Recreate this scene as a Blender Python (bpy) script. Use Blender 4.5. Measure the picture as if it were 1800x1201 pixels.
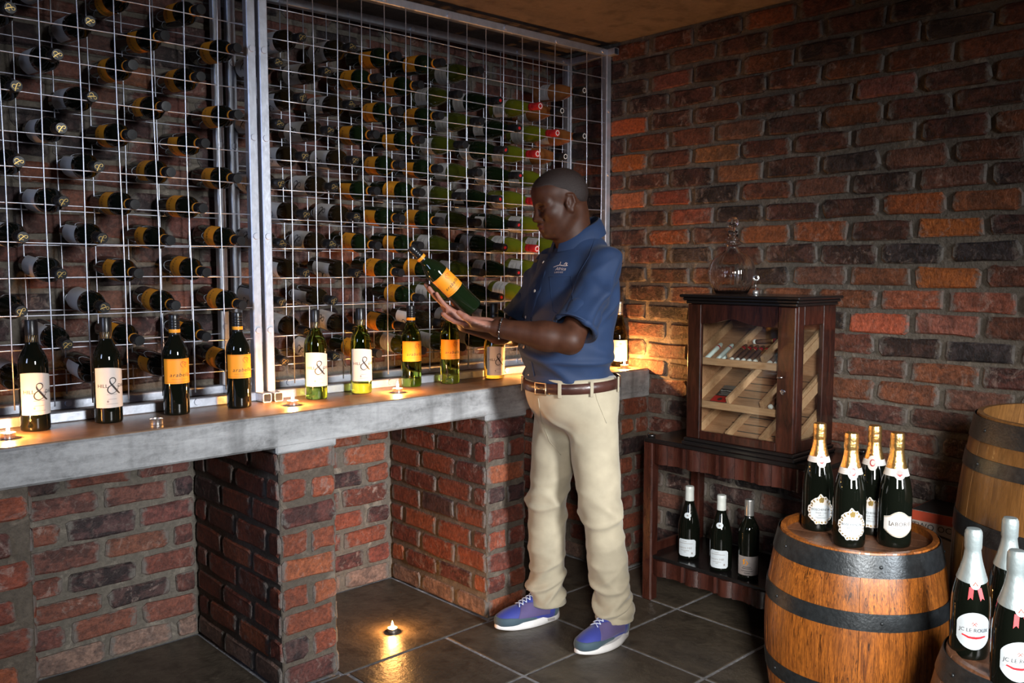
import bpy, math, random
import numpy as np
from mathutils import Vector, Matrix, Quaternion
from mathutils.bvhtree import BVHTree

for o in list(bpy.data.objects):
    bpy.data.objects.remove(o, do_unlink=True)
scene = bpy.context.scene
COL = scene.collection
rng = random.Random(7)
PI = math.pi

# ------------------------------------------------------------------ camera
CAM = Vector((-3.2705, -3.2006, 1.40))
FPX, YAW, PITCH = 1534.0, math.radians(46.92), math.radians(-4.775)
FW = Vector((math.cos(YAW) * math.cos(PITCH), math.sin(YAW) * math.cos(PITCH), math.sin(PITCH)))
RT = Vector((math.sin(YAW), -math.cos(YAW), 0))
UP = RT.cross(FW)
cd = bpy.data.cameras.new('camera')
cd.sensor_fit = 'HORIZONTAL'
cd.sensor_width = 36.0
cd.lens = FPX / 1800.0 * 36.0
cd.clip_start = 0.05
cam = bpy.data.objects.new('camera', cd)
COL.objects.link(cam)
cam.matrix_world = Matrix(((RT.x, UP.x, -FW.x, CAM.x), (RT.y, UP.y, -FW.y, CAM.y), (RT.z, UP.z, -FW.z, CAM.z), (0, 0, 0, 1)))
scene.camera = cam

# ------------------------------------------------------------------ world, lights, exposure
w = bpy.data.worlds.new('world')
scene.world = w
w.use_nodes = True
w.node_tree.nodes['Background'].inputs[0].default_value = (0.55, 0.68, 1.0, 1)
w.node_tree.nodes['Background'].inputs[1].default_value = 0.003
vs = scene.view_settings
vs.view_transform = 'Standard'
vs.look = 'None'
vs.gamma = 1.0
vs.use_curve_mapping = False
vs.exposure = 0.0


def area(name, loc, target, sx, sy, power, color, spread):
    ld = bpy.data.lights.new(name, 'AREA')
    ld.shape = 'RECTANGLE'
    ld.size, ld.size_y = sx, sy
    ld.energy = power
    ld.color = color
    ld.spread = math.radians(spread)
    o = bpy.data.objects.new(name, ld)
    COL.objects.link(o)
    o.location = loc
    o.rotation_euler = (Vector(target) - Vector(loc)).to_track_quat('-Z', 'Y').to_euler()
    return o


# daylight from the doorway behind the camera, and from a small window at the left; plus an added rack fill
area('doorway_daylight', (-2.05, -7.3, 2.15), (-1.25, -0.6, 0.70), 0.9, 1.7, 37, (0.95, 0.975, 1.0), 38)
area('window_daylight', (-3.95, -4.3, 1.8), (-0.6, -1.75, 0.42), 0.6, 1.0, 12, (1.0, 0.97, 0.93), 32)
area('rack_wire_fill', (-5.2, -1.9, 2.1), (-2.1, -0.35, 1.5), 0.5, 1.1, 3.2, (0.55, 0.68, 1.0), 52)  # added cool fill from the left to brighten the rack wires


def px_ray(px, py):
    return FW + RT * ((px - 900) / FPX) - UP * ((py - 600.5) / FPX)


def on_plane(axis, c, px, py):
    d = px_ray(px, py)
    return CAM + d * ((c - CAM[axis]) / d[axis])


# ------------------------------------------------------------------ helpers
def mesh_from(name, verts, faces, mat=None, smooth=False):
    me = bpy.data.meshes.new(name)
    me.from_pydata([tuple(v) for v in verts], [], [tuple(int(i) for i in f) for f in faces])
    if mat:
        me.materials.append(mat)
    if smooth:
        me.polygons.foreach_set('use_smooth', [True] * len(me.polygons))
    me.update()
    return me


def obj(name, data, parent=None, loc=(0, 0, 0), rot=(0, 0, 0), scale=None):
    o = bpy.data.objects.new(name, data)
    COL.objects.link(o)
    if parent:
        o.parent = parent
    o.location = loc
    o.rotation_euler = rot
    if scale:
        o.scale = scale
    return o


def tag(o, label=None, cat=None, group=None, kind=None):
    if label:
        o['label'] = label
    if cat:
        o['category'] = cat
    if group:
        o['group'] = group
    if kind:
        o['kind'] = kind
    return o


class MB:
    """collects shapes into one mesh"""

    def __init__(s):
        s.v, s.f = [], []

    def add(s, verts, faces, M=None):
        n = len(s.v)
        for p in verts:
            s.v.append(tuple(M @ Vector(p)) if M is not None else tuple(p))
        for f in faces:
            s.f.append(tuple(i + n for i in f))
        return s

    def box(s, x0, x1, y0, y1, z0, z1, bev=0.0, M=None):
        if bev <= 0:
            v = [(x, y, z) for z in (z0, z1) for y in (y0, y1) for x in (x0, x1)]
            f = [(0, 2, 3, 1), (4, 5, 7, 6), (0, 1, 5, 4), (2, 6, 7, 3), (0, 4, 6, 2), (1, 3, 7, 5)]
            return s.add(v, f, M)
        b = min(bev, (x1 - x0) * .45, (y1 - y0) * .45, (z1 - z0) * .45)
        v, idx = [], {}
        for i, (x, sx) in enumerate(((x0, 1), (x1, -1))):
            for j, (y, sy) in enumerate(((y0, 1), (y1, -1))):
                for k, (z, sz) in enumerate(((z0, 1), (z1, -1))):
                    idx[i, j, k, 0] = len(v); v.append((x, y + sy * b, z + sz * b))
                    idx[i, j, k, 1] = len(v); v.append((x + sx * b, y, z + sz * b))
                    idx[i, j, k, 2] = len(v); v.append((x + sx * b, y + sy * b, z))
        f = []
        for i in (0, 1):
            f.append([idx[i, 0, 0, 0], idx[i, 0, 1, 0], idx[i, 1, 1, 0], idx[i, 1, 0, 0]][::(1 if i == 0 else -1)])
        for j in (0, 1):
            f.append([idx[0, j, 0, 1], idx[1, j, 0, 1], idx[1, j, 1, 1], idx[0, j, 1, 1]][::(1 if j == 0 else -1)])
        for k in (0, 1):
            f.append([idx[0, 0, k, 2], idx[0, 1, k, 2], idx[1, 1, k, 2], idx[1, 0, k, 2]][::(1 if k == 0 else -1)])
        for j in (0, 1):
            for k in (0, 1):
                f.append([idx[0, j, k, 1], idx[0, j, k, 2], idx[1, j, k, 2], idx[1, j, k, 1]][::(1 if j == k else -1)])
        for i in (0, 1):
            for k in (0, 1):
                f.append([idx[i, 0, k, 0], idx[i, 0, k, 2], idx[i, 1, k, 2], idx[i, 1, k, 0]][::(-1 if i == k else 1)])
        for i in (0, 1):
            for j in (0, 1):
                f.append([idx[i, j, 0, 0], idx[i, j, 0, 1], idx[i, j, 1, 1], idx[i, j, 1, 0]][::(1 if i == j else -1)])
        for i in (0, 1):
            for j in (0, 1):
                for k in (0, 1):
                    f.append([idx[i, j, k, 0], idx[i, j, k, 1], idx[i, j, k, 2]][::(1 if (i + j + k) % 2 == 0 else -1)])
        return s.add(v, f, M)

    def tube(s, pts, r, seg=8, caps=True, closed=False):
        pts = [Vector(p) for p in pts]
        n = len(pts)
        rs = r if isinstance(r, (list, tuple)) else [r] * n
        base = len(s.v)
        ref = None
        for i, p in enumerate(pts):
            if closed:
                t = pts[(i + 1) % n] - pts[i - 1]
            else:
                t = pts[min(i + 1, n - 1)] - pts[max(i - 1, 0)]
            t.normalize()
            if ref is None:
                ref = t.orthogonal().normalized()
            ref = (ref - t * ref.dot(t)).normalized()
            b = t.cross(ref)
            for k in range(seg):
                a = 2 * PI * k / seg
                s.v.append(tuple(p + (ref * math.cos(a) + b * math.sin(a)) * rs[i]))
        m = n if closed else n - 1
        for i in range(m):
            for k in range(seg):
                a = base + i * seg + k
                b2 = base + i * seg + (k + 1) % seg
                c = base + ((i + 1) % n) * seg + (k + 1) % seg
                d = base + ((i + 1) % n) * seg + k
                s.f.append((a, b2, c, d))
        if caps and not closed:
            s.f.append(tuple(base + k for k in range(seg))[::-1])
            s.f.append(tuple(base + (n - 1) * seg + k for k in range(seg)))
        return s

    def lathe(s, prof, seg=32, M=None, cap=True, a0=0.0, a1=2 * PI):
        full = abs(a1 - a0 - 2 * PI) < 1e-6
        ns = seg if full else seg + 1
        v = []
        for r, z in prof:
            for k in range(ns):
                a = a0 + (a1 - a0) * k / seg
                v.append((r * math.cos(a), r * math.sin(a), z))
        f = []
        for i in range(len(prof) - 1):
            for k in range(seg):
                k2 = (k + 1) % ns
                f.append((i * ns + k, i * ns + k2, (i + 1) * ns + k2, (i + 1) * ns + k))
        if cap and full:
            f.append(tuple(range(ns))[::-1])
            f.append(tuple((len(prof) - 1) * ns + k for k in range(ns)))
        return s.add(v, f, M)

    def mesh(s, name, mat=None, smooth=False, auto=None):
        me = mesh_from(name, s.v, s.f, mat, smooth or auto is not None)
        if auto is not None:
            sharp_edges(me, auto)
        return me


def sharp_edges(me, deg):
    import bmesh
    bm = bmesh.new()
    bm.from_mesh(me)
    lim = math.radians(deg)
    for e in bm.edges:
        if len(e.link_faces) == 2:
            e.smooth = e.calc_face_angle(0) < lim
        else:
            e.smooth = False
    bm.to_mesh(me)
    bm.free()


# ------------------------------------------------------------------ materials
def new_mat(name):
    m = bpy.data.materials.new(name)
    m.use_nodes = True
    nt = m.node_tree
    return m, nt, nt.nodes['Principled BSDF']


def N(nt, typ, **kw):
    n = nt.nodes.new(typ)
    for k, v in kw.items():
        if k in n.inputs:
            n.inputs[k].default_value = v
        else:
            setattr(n, k, v)
    return n


def rgba(c):
    return (c[0], c[1], c[2], 1.0)


def mix_rgb(nt, fac, a, b, mode='MIX'):
    n = nt.nodes.new('ShaderNodeMix')
    n.data_type = 'RGBA'
    n.blend_type = mode
    for sock, val in ((n.inputs[0], fac), (n.inputs[6], a), (n.inputs[7], b)):
        if hasattr(val, 'is_linked') or hasattr(val, 'links'):
            nt.links.new(val, sock)
        elif isinstance(val, (int, float)):
            sock.default_value = val
        else:
            sock.default_value = rgba(val)
    return n.outputs[2]


def ramp(nt, src, stops):
    n = nt.nodes.new('ShaderNodeValToRGB')
    els = n.color_ramp.elements
    while len(els) < len(stops):
        els.new(0.5)
    for e, (p, c) in zip(els, stops):
        e.position = p
        e.color = (c, c, c, 1) if isinstance(c, (int, float)) else rgba(c)
    nt.links.new(src, n.inputs[0])
    return n.outputs[0]


def coords(nt, scale=(1, 1, 1), rand=False, kind='Object'):
    tc = nt.nodes.new('ShaderNodeTexCoord')
    mp = nt.nodes.new('ShaderNodeMapping')
    mp.inputs['Scale'].default_value = scale
    nt.links.new(tc.outputs[kind], mp.inputs['Vector'])
    if rand:
        oi = nt.nodes.new('ShaderNodeObjectInfo')
        mul = nt.nodes.new('ShaderNodeMath')
        mul.operation = 'MULTIPLY'
        mul.inputs[1].default_value = 37.0
        nt.links.new(oi.outputs['Random'], mul.inputs[0])
        nt.links.new(mul.outputs[0], mp.inputs['Location'])
    return mp.outputs[0]


def noise(nt, vec, scale, detail=3, rough=0.55, dist=0.0):
    n = nt.nodes.new('ShaderNodeTexNoise')
    n.inputs['Scale'].default_value = scale
    n.inputs['Detail'].default_value = detail
    n.inputs['Roughness'].default_value = rough
    n.inputs['Distortion'].default_value = dist
    nt.links.new(vec, n.inputs['Vector'])
    return n.outputs[0]


def bump(nt, bs, height, strength, dist):
    b = nt.nodes.new('ShaderNodeBump')
    b.inputs['Strength'].default_value = strength
    b.inputs['Distance'].default_value = dist
    nt.links.new(height, b.inputs['Height'])
    nt.links.new(b.outputs[0], bs.inputs['Normal'])


def plain(name, col, rough=0.5, metal=0.0, spec=0.5, coat=0.0, var=0.0, vscale=20, bmp=0.0, bscale=60, emit=None, estr=0.0, rand=False):
    m, nt, bs = new_mat(name)
    bs.inputs['Roughness'].default_value = rough
    bs.inputs['Metallic'].default_value = metal
    bs.inputs['Specular IOR Level'].default_value = spec
    bs.inputs['Coat Weight'].default_value = coat
    bs.inputs['Coat Roughness'].default_value = 0.08
    v = coords(nt, rand=rand)
    nz = noise(nt, v, vscale, 4)
    a = [c * (1 - var) for c in col]
    b = [min(1, c * (1 + var)) for c in col]
    nt.links.new(mix_rgb(nt, ramp(nt, nz, [(0.3, 0.0), (0.7, 1.0)]), a, b), bs.inputs['Base Color'])
    if bmp > 0:
        bump(nt, bs, noise(nt, v, bscale, 4), bmp, 0.004)
    if emit:
        bs.inputs['Emission Color'].default_value = rgba(emit)
        bs.inputs['Emission Strength'].default_value = estr
    return m


def glassy(name, col, rough=0.03, ior=1.45, trans=1.0):
    m, nt, bs = new_mat(name)
    v = coords(nt)
    nz = noise(nt, v, 6, 2)
    nt.links.new(mix_rgb(nt, nz, [c * 0.92 for c in col], col), bs.inputs['Base Color'])
    bs.inputs['Roughness'].default_value = rough
    bs.inputs['IOR'].default_value = ior
    bs.inputs['Transmission Weight'].default_value = trans
    return m


def pane_mat(name):
    m, nt, bs = new_mat(name)
    out = nt.nodes['Material Output']
    tr = N(nt, 'ShaderNodeBsdfTransparent')
    tr.inputs[0].default_value = (0.9, 0.93, 0.92, 1)
    gl = N(nt, 'ShaderNodeBsdfGlossy')
    gl.inputs['Roughness'].default_value = 0.03
    lw = N(nt, 'ShaderNodeLayerWeight')
    lw.inputs['Blend'].default_value = 0.5
    pw = N(nt, 'ShaderNodeMath')
    pw.operation = 'POWER'
    pw.inputs[1].default_value = 4.0
    nt.links.new(lw.outputs['Facing'], pw.inputs[0])
    ma = N(nt, 'ShaderNodeMath')
    ma.operation = 'MULTIPLY_ADD'
    ma.inputs[1].default_value = 0.6
    ma.inputs[2].default_value = 0.035
    nt.links.new(pw.outputs[0], ma.inputs[0])
    mx = N(nt, 'ShaderNodeMixShader')
    nt.links.new(ma.outputs[0], mx.inputs[0])
    nt.links.new(tr.outputs[0], mx.inputs[1])
    nt.links.new(gl.outputs[0], mx.inputs[2])
    nt.links.new(mx.outputs[0], out.inputs['Surface'])
    return m


def brick_mat():
    m, nt, bs = new_mat('fired_clay_brick')
    oi = nt.nodes.new('ShaderNodeObjectInfo')
    v = coords(nt, (1, 1, 1), rand=True)
    vs_ = coords(nt, (9, 9, 34), rand=True)
    big = noise(nt, coords(nt, (1, 1, 1.6), rand=True), 13, 3, 0.6, 0.8)
    fine = noise(nt, v, 75, 5, 0.7)
    grain = noise(nt, coords(nt, (34, 34, 22), rand=True), 1.5, 5, 0.7)
    base = mix_rgb(nt, ramp(nt, fine, [(0.3, 0.0), (0.72, 1.0)]), (0.45, 0.43, 0.43), (1.45, 1.4, 1.35))
    c1 = mix_rgb(nt, 1.0, oi.outputs['Color'], base, 'MULTIPLY')
    burnt = mix_rgb(nt, ramp(nt, big, [(0.45, 0.0), (0.56, 1.0)]), (1.12, 1.1, 1.1), (0.26, 0.27, 0.32))
    c2 = mix_rgb(nt, oi.outputs['Alpha'], c1, mix_rgb(nt, 1.0, c1, burnt, 'MULTIPLY'))
    salt = ramp(nt, noise(nt, coords(nt, (1.1, 1, 1), rand=True), 22, 5, 0.75, 0.8), [(0.54, 0.0), (0.72, 0.70)])
    salt = mix_rgb(nt, 1.0, salt, ramp(nt, oi.outputs['Random'], [(0.0, 0.15), (0.6, 0.6), (1.0, 1.25)]), 'MULTIPLY')
    c3 = mix_rgb(nt, salt, c2, (0.33, 0.245, 0.205))
    c4 = mix_rgb(nt, ramp(nt, grain, [(0.45, 0.0), (0.75, 0.35)]), c3, mix_rgb(nt, 1.0, c3, (0.55, 0.5, 0.5), 'MULTIPLY'))
    gen = nt.nodes.new('ShaderNodeTexCoord')
    sx_ = nt.nodes.new('ShaderNodeSeparateXYZ')
    nt.links.new(gen.outputs['Generated'], sx_.inputs[0])

    def mth(op, a, b=None):
        q = nt.nodes.new('ShaderNodeMath')
        q.operation = op
        for i, x in enumerate((a, b)):
            if x is None:
                continue
            if isinstance(x, (int, float)):
                q.inputs[i].default_value = x
            else:
                nt.links.new(x, q.inputs[i])
        return q.outputs[0]
    ex = mth('ABSOLUTE', mth('SUBTRACT', sx_.outputs[0], 0.5))
    ez = mth('ABSOLUTE', mth('SUBTRACT', sx_.outputs[2], 0.5))
    edge = mth('MAXIMUM', mth('ADD', mth('MULTIPLY', ex, 1.0), 0.0), mth('SUBTRACT', ez, 0.06))
    smear = ramp(nt, mth('ADD', edge, mth('MULTIPLY', noise(nt, v, 26, 5, 0.7, 0.5), 0.42)), [(0.60, 0.0), (0.68, 0.9)])
    c4 = mix_rgb(nt, smear, c4, (0.13, 0.115, 0.10))
    nt.links.new(c4, bs.inputs['Base Color'])
    bs.inputs['Roughness'].default_value = 0.62
    bs.inputs['Specular IOR Level'].default_value = 0.45
    add = nt.nodes.new('ShaderNodeMath')
    nt.links.new(fine, add.inputs[0])
    nt.links.new(grain, add.inputs[1])
    bump(nt, bs, add.outputs[0], 0.9, 0.006)
    return m


def mortar_mat(name, col, wet=0.75):
    m, nt, bs = new_mat(name)
    v = coords(nt)
    a = noise(nt, v, 55, 6, 0.75)
    b = noise(nt, v, 5, 4, 0.6)
    c = mix_rgb(nt, ramp(nt, a, [(0.3, 0.0), (0.75, 1.0)]), [x * .55 for x in col], [x * 1.35 for x in col])
    c = mix_rgb(nt, ramp(nt, b, [(0.35, 0.0), (0.7, 0.6)]), c, [x * .6 for x in col])
    wsh = ramp(nt, noise(nt, v, 11, 5, 0.7, 0.6), [(0.56, 0.0), (0.70, 0.65)])
    c = mix_rgb(nt, wsh, c, [min(1, x * 2.3) for x in col])
    nt.links.new(c, bs.inputs['Base Color'])
    bs.inputs['Roughness'].default_value = wet
    bump(nt, bs, a, 1.0, 0.010)
    return m


def concrete_mat(name, col, rough=0.6, streak=(2.5, 2.5, 14), dark=0.55, bstr=0.35):
    m, nt, bs = new_mat(name)
    v = coords(nt)
    a = noise(nt, coords(nt, streak), 2.2, 6, 0.65, 0.5)
    b = noise(nt, v, 45, 5, 0.7)
    st = noise(nt, coords(nt, (9, 9, 0.7)), 1.4, 3, 0.5)
    c = mix_rgb(nt, ramp(nt, a, [(0.32, 0.0), (0.7, 1.0)]), [x * dark for x in col], [x * 1.2 for x in col])
    c = mix_rgb(nt, ramp(nt, b, [(0.35, 0.0), (0.7, 0.5)]), c, [x * 1.3 for x in col])
    c = mix_rgb(nt, ramp(nt, st, [(0.52, 0.0), (0.68, 0.55)]), c, [x * dark * .7 for x in col])
    nt.links.new(c, bs.inputs['Base Color'])
    bs.inputs['Roughness'].default_value = rough
    bump(nt, bs, b, bstr, 0.004)
    return m


def wood_mat(name, dark, light, rough=0.35, scale=(3, 3, 0.35), fine=1.0, coat=0.0, knots=0.0, spec=0.5):
    m, nt, bs = new_mat(name)
    v = coords(nt, scale, rand=True)
    a = noise(nt, v, 14, 5, 0.65, 1.2)
    g = noise(nt, coords(nt, tuple(s * 4 for s in scale), rand=True), 26, 3, 0.6)
    c = mix_rgb(nt, ramp(nt, a, [(0.34, 0.0), (0.66, 1.0)]), dark, light)
    c = mix_rgb(nt, ramp(nt, g, [(0.46, 0.0), (0.66, 0.55 * fine)]), c, [x * .45 for x in dark])
    oi = nt.nodes.new('ShaderNodeObjectInfo')
    c = mix_rgb(nt, 1.0, c, ramp(nt, oi.outputs['Random'], [(0.0, 0.72), (1.0, 1.15)]), 'MULTIPLY')
    if knots > 0:
        k = noise(nt, coords(nt, tuple(s * 1.6 for s in scale), rand=True), 9, 4, 0.7, 2.5)
        c = mix_rgb(nt, ramp(nt, k, [(0.55, 0.0), (0.64, knots)]), c, [x * .25 for x in dark])
    nt.links.new(c, bs.inputs['Base Color'])
    bs.inputs['Roughness'].default_value = rough
    bs.inputs['Coat Weight'].default_value = coat
    bs.inputs['Specular IOR Level'].default_value = spec
    bump(nt, bs, g, 0.25, 0.002)
    return m


M = {}
M['brick'] = brick_mat()
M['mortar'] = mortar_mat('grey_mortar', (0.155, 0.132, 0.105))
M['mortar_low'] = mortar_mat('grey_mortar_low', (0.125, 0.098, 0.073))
M['ledge'] = concrete_mat('cast_concrete', (0.335, 0.335, 0.335), 0.6, (2.0, 2.0, 9), 0.36, 0.8)
M['ledge_top'] = concrete_mat('polished_screed', (0.22, 0.135, 0.085), 0.38, (1.2, 5, 1), 0.6, 0.12)  # brown screed, its colour lightened and warmed to help the candle glow
M['ceiling'] = concrete_mat('ceiling_plaster', (0.18, 0.145, 0.125), 0.8, (1.2, 1.2, 1))
M['tile'] = concrete_mat('slate_tile', (0.080, 0.064, 0.046), 0.40, (6, 2.2, 1), 0.4, 0.8)
M['grout'] = mortar_mat('pale_grout', (0.34, 0.34, 0.36), 0.6)
M['galv'] = plain('galvanised_steel', (0.54, 0.57, 0.64), 0.42, 0.75, var=0.12, vscale=35, bmp=0.15)
M['wire'] = plain('galvanised_wire', (0.64, 0.67, 0.76), 0.38, 0.8, var=0.1)
M['tube_in'] = plain('tube_inside', (0.06, 0.05, 0.05), 0.7)
M['dark_glass'] = plain('dark_bottle_glass', (0.0035, 0.0045, 0.003), 0.03, 0, 0.5, 0.0)
M['brown_glass'] = plain('brown_bottle_glass', (0.014, 0.009, 0.004), 0.04, 0, 0.5, 0.0)
M['dgreen_glass'] = plain('dark_green_glass', (0.006, 0.012, 0.004), 0.04, 0, 0.5, 0.0)
M['green_glass'] = glassy('green_wine_glass', (0.33, 0.47, 0.07))
M['olive_glass'] = plain('olive_wine_glass', (0.115, 0.125, 0.008), 0.06, 0, 0.6, 0.4)
M['olive_dim_glass'] = plain('dark_olive_glass', (0.045, 0.050, 0.006), 0.05, 0, 0.6, 0.4)
M['rose_glass'] = plain('rose_wine_glass', (0.30, 0.105, 0.03), 0.06, 0, 0.6, 0.4)
M['clear'] = glassy('clear_glass', (0.97, 0.97, 0.98), 0.01, 1.45)
M['pane'] = pane_mat('cabinet_pane')
M['black_cap'] = plain('black_screwcap', (0.012, 0.012, 0.013), 0.3, 0.2, bmp=0.1)
M['silver_cap'] = plain('silver_screwcap', (0.62, 0.62, 0.60), 0.3, 0.85, bmp=0.1)
M['white_cap'] = plain('pale_foil_capsule', (0.66, 0.70, 0.66), 0.38, 0.15)
M['red_cap'] = plain('red_capsule', (0.42, 0.018, 0.02), 0.3, 0.2)
M['gold_foil'] = plain('gold_foil', (0.83, 0.52, 0.19), 0.26, 0.95, var=0.15, bmp=0.5, bscale=90)
M['silver_foil'] = plain('pale_silver_foil', (0.31, 0.37, 0.38), 0.40, 0.45, var=0.06, bmp=0.25, bscale=70)
M['gold_print'] = plain('gold_print', (0.58, 0.40, 0.13), 0.3, 0.8)
M['white_paper'] = plain('white_label_paper', (0.60, 0.57, 0.54), 0.62, var=0.03)
M['cool_paper'] = plain('cool_white_label_paper', (0.54, 0.60, 0.64), 0.6, var=0.03)
M['orange_paper'] = plain('orange_label_paper', (0.80, 0.30, 0.012), 0.55, var=0.04)
M['ink'] = plain('black_ink', (0.02, 0.018, 0.018), 0.6)
M['grey_ink'] = plain('grey_ink', (0.26, 0.24, 0.23), 0.6)
M['red_ink'] = plain('red_ink', (0.50, 0.05, 0.02), 0.6)
M['red_ribbon'] = plain('red_ribbon', (0.62, 0.02, 0.03), 0.4)
M['grey_paper'] = plain('grey_label_paper', (0.30, 0.27, 0.26), 0.5, var=0.15, vscale=40)
M['wax'] = plain('candle_wax', (0.85, 0.80, 0.70), 0.4, emit=(1, 0.55, 0.18), estr=1.2)
M['wax_cold'] = plain('cold_candle_wax', (0.80, 0.78, 0.74), 0.4)
M['alu'] = plain('aluminium_cup', (0.80, 0.79, 0.77), 0.25, 0.95)
M['mahogany'] = wood_mat('dark_mahogany', (0.009, 0.0028, 0.0022), (0.046, 0.0120, 0.0070), 0.28, (3, 3, 0.5), 0.6, 0.25)
M['mahogany_plain'] = wood_mat('red_mahogany', (0.030, 0.0085, 0.0060), (0.062, 0.018, 0.0115), 0.25, (2, 2, 0.5), 0.15, 0.3)
M['black_lacquer'] = plain('black_lacquer', (0.008, 0.007, 0.007), 0.22, 0, 0.5, 0.2)
M['cedar'] = wood_mat('cedar_lining', (0.33, 0.155, 0.080), (0.50, 0.265, 0.145), 0.5, (0.5, 4, 4), 0.25)
M['cedar_pale'] = wood_mat('pale_cedar', (0.42, 0.220, 0.115), (0.58, 0.340, 0.19), 0.5, (0.5, 4, 4), 0.2)
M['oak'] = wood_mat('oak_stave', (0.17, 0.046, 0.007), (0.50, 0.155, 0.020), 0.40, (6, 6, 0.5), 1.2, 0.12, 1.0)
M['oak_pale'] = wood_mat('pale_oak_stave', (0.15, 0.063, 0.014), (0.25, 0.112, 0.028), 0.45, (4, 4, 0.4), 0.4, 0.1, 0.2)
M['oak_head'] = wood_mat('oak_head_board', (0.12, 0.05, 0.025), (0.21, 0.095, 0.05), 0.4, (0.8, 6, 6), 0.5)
M['hoop'] = plain('iron_hoop', (0.036, 0.041, 0.045), 0.36, 0.6, var=0.3, vscale=60, bmp=0.25, bscale=140)
M['bright'] = plain('chrome', (0.8, 0.8, 0.82), 0.15, 1.0)
M['tobacco'] = wood_mat('tobacco_leaf', (0.06, 0.022, 0.010), (0.14, 0.055, 0.022), 0.6, (6, 6, 2), 0.3)

# ------------------------------------------------------------------ the room shell
ZC = 2.47            # ceiling
LEDGE_Y, LEDGE_Z0, LEDGE_Z1 = -0.658, 0.8216, 0.933
PIERS = [(-3.30, -2.645), (-1.928, -1.709), (-1.03, -0.81), (-0.222, 0.0)]


def brick_mesh(i, L=0.222, H=0.068):
    r = random.Random(100 + i)
    j = lambda s: r.uniform(-s, s)
    hx, hz = L / 2, H / 2
    c = r.uniform(0.006, 0.014)
    out = [(-hx + c, -hz), (0 + j(.03), -hz), (hx - c, -hz), (hx, -hz + c), (hx, hz - c), (hx - c, hz), (j(.03), hz), (-hx + c, hz), (-hx, hz - c), (-hx, -hz + c)]
    out = [(x + j(.005), z + j(.0042)) for x, z in out]
    k = r.uniform(0.004, 0.007)
    t = 0.007
    fr = [(x * (1 - k / hx) + j(.0012), -t + j(.0014), z * (1 - k / hz) + j(.0012)) for x, z in out]
    mid = [(x, -t + 0.0045 + j(.001), z) for x, z in out]
    bk = [(x * 1.01, 0.012, z * 1.02) for x, z in out]
    n = len(out)
    f = [tuple(range(n))]
    for a in range(n):
        b = (a + 1) % n
        f.append((a, n + a, n + b, b))
        f.append((n + a, 2 * n + a, 2 * n + b, n + b))
    return mesh_from('brick', fr + mid + bk, f, M['brick'])


BRICKS = [brick_mesh(i) for i in range(14)]
HEADERS = [brick_mesh(40 + i, 0.104) for i in range(8)]

PAL_WALL = [((0.155, 0.050, 0.030), .6, 22), ((0.105, 0.038, 0.028), .8, 26), ((0.070, 0.032, 0.027), .9, 20), ((0.21, 0.068, 0.030), .5, 12), ((0.19, 0.080, 0.052), .4, 12), ((0.040, 0.028, 0.028), 1.0, 12), ((0.28, 0.090, 0.032), .3, 3)]
PAL_BACK = [((0.15, 0.05, 0.035), .5, 25), ((0.11, 0.045, 0.038), .7, 28), ((0.20, 0.075, 0.05), .3, 18), ((0.06, 0.032, 0.032), .8, 14), ((0.22, 0.07, 0.03), .3, 10)]
PAL_PIER = [((0.26, 0.062, 0.028), .3, 34), ((0.20, 0.048, 0.028), .45, 28), ((0.32, 0.085, 0.035), .2, 16), ((0.12, 0.036, 0.028), .7, 12), ((0.075, 0.032, 0.03), .9, 8)]


def pick(pal, r):
    tot = sum(p[2] for p in pal)
    x = r.uniform(0, tot)
    for c, a, wgt in pal:
        x -= wgt
        if x <= 0:
            break
    k = r.uniform(0.85, 1.2) * (0.72 if pal is PAL_WALL else 0.62 if pal is PAL_BACK else 0.72)
    return (c[0] * k, c[1] * k * r.uniform(.92, 1.08), c[2] * k, a)


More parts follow.
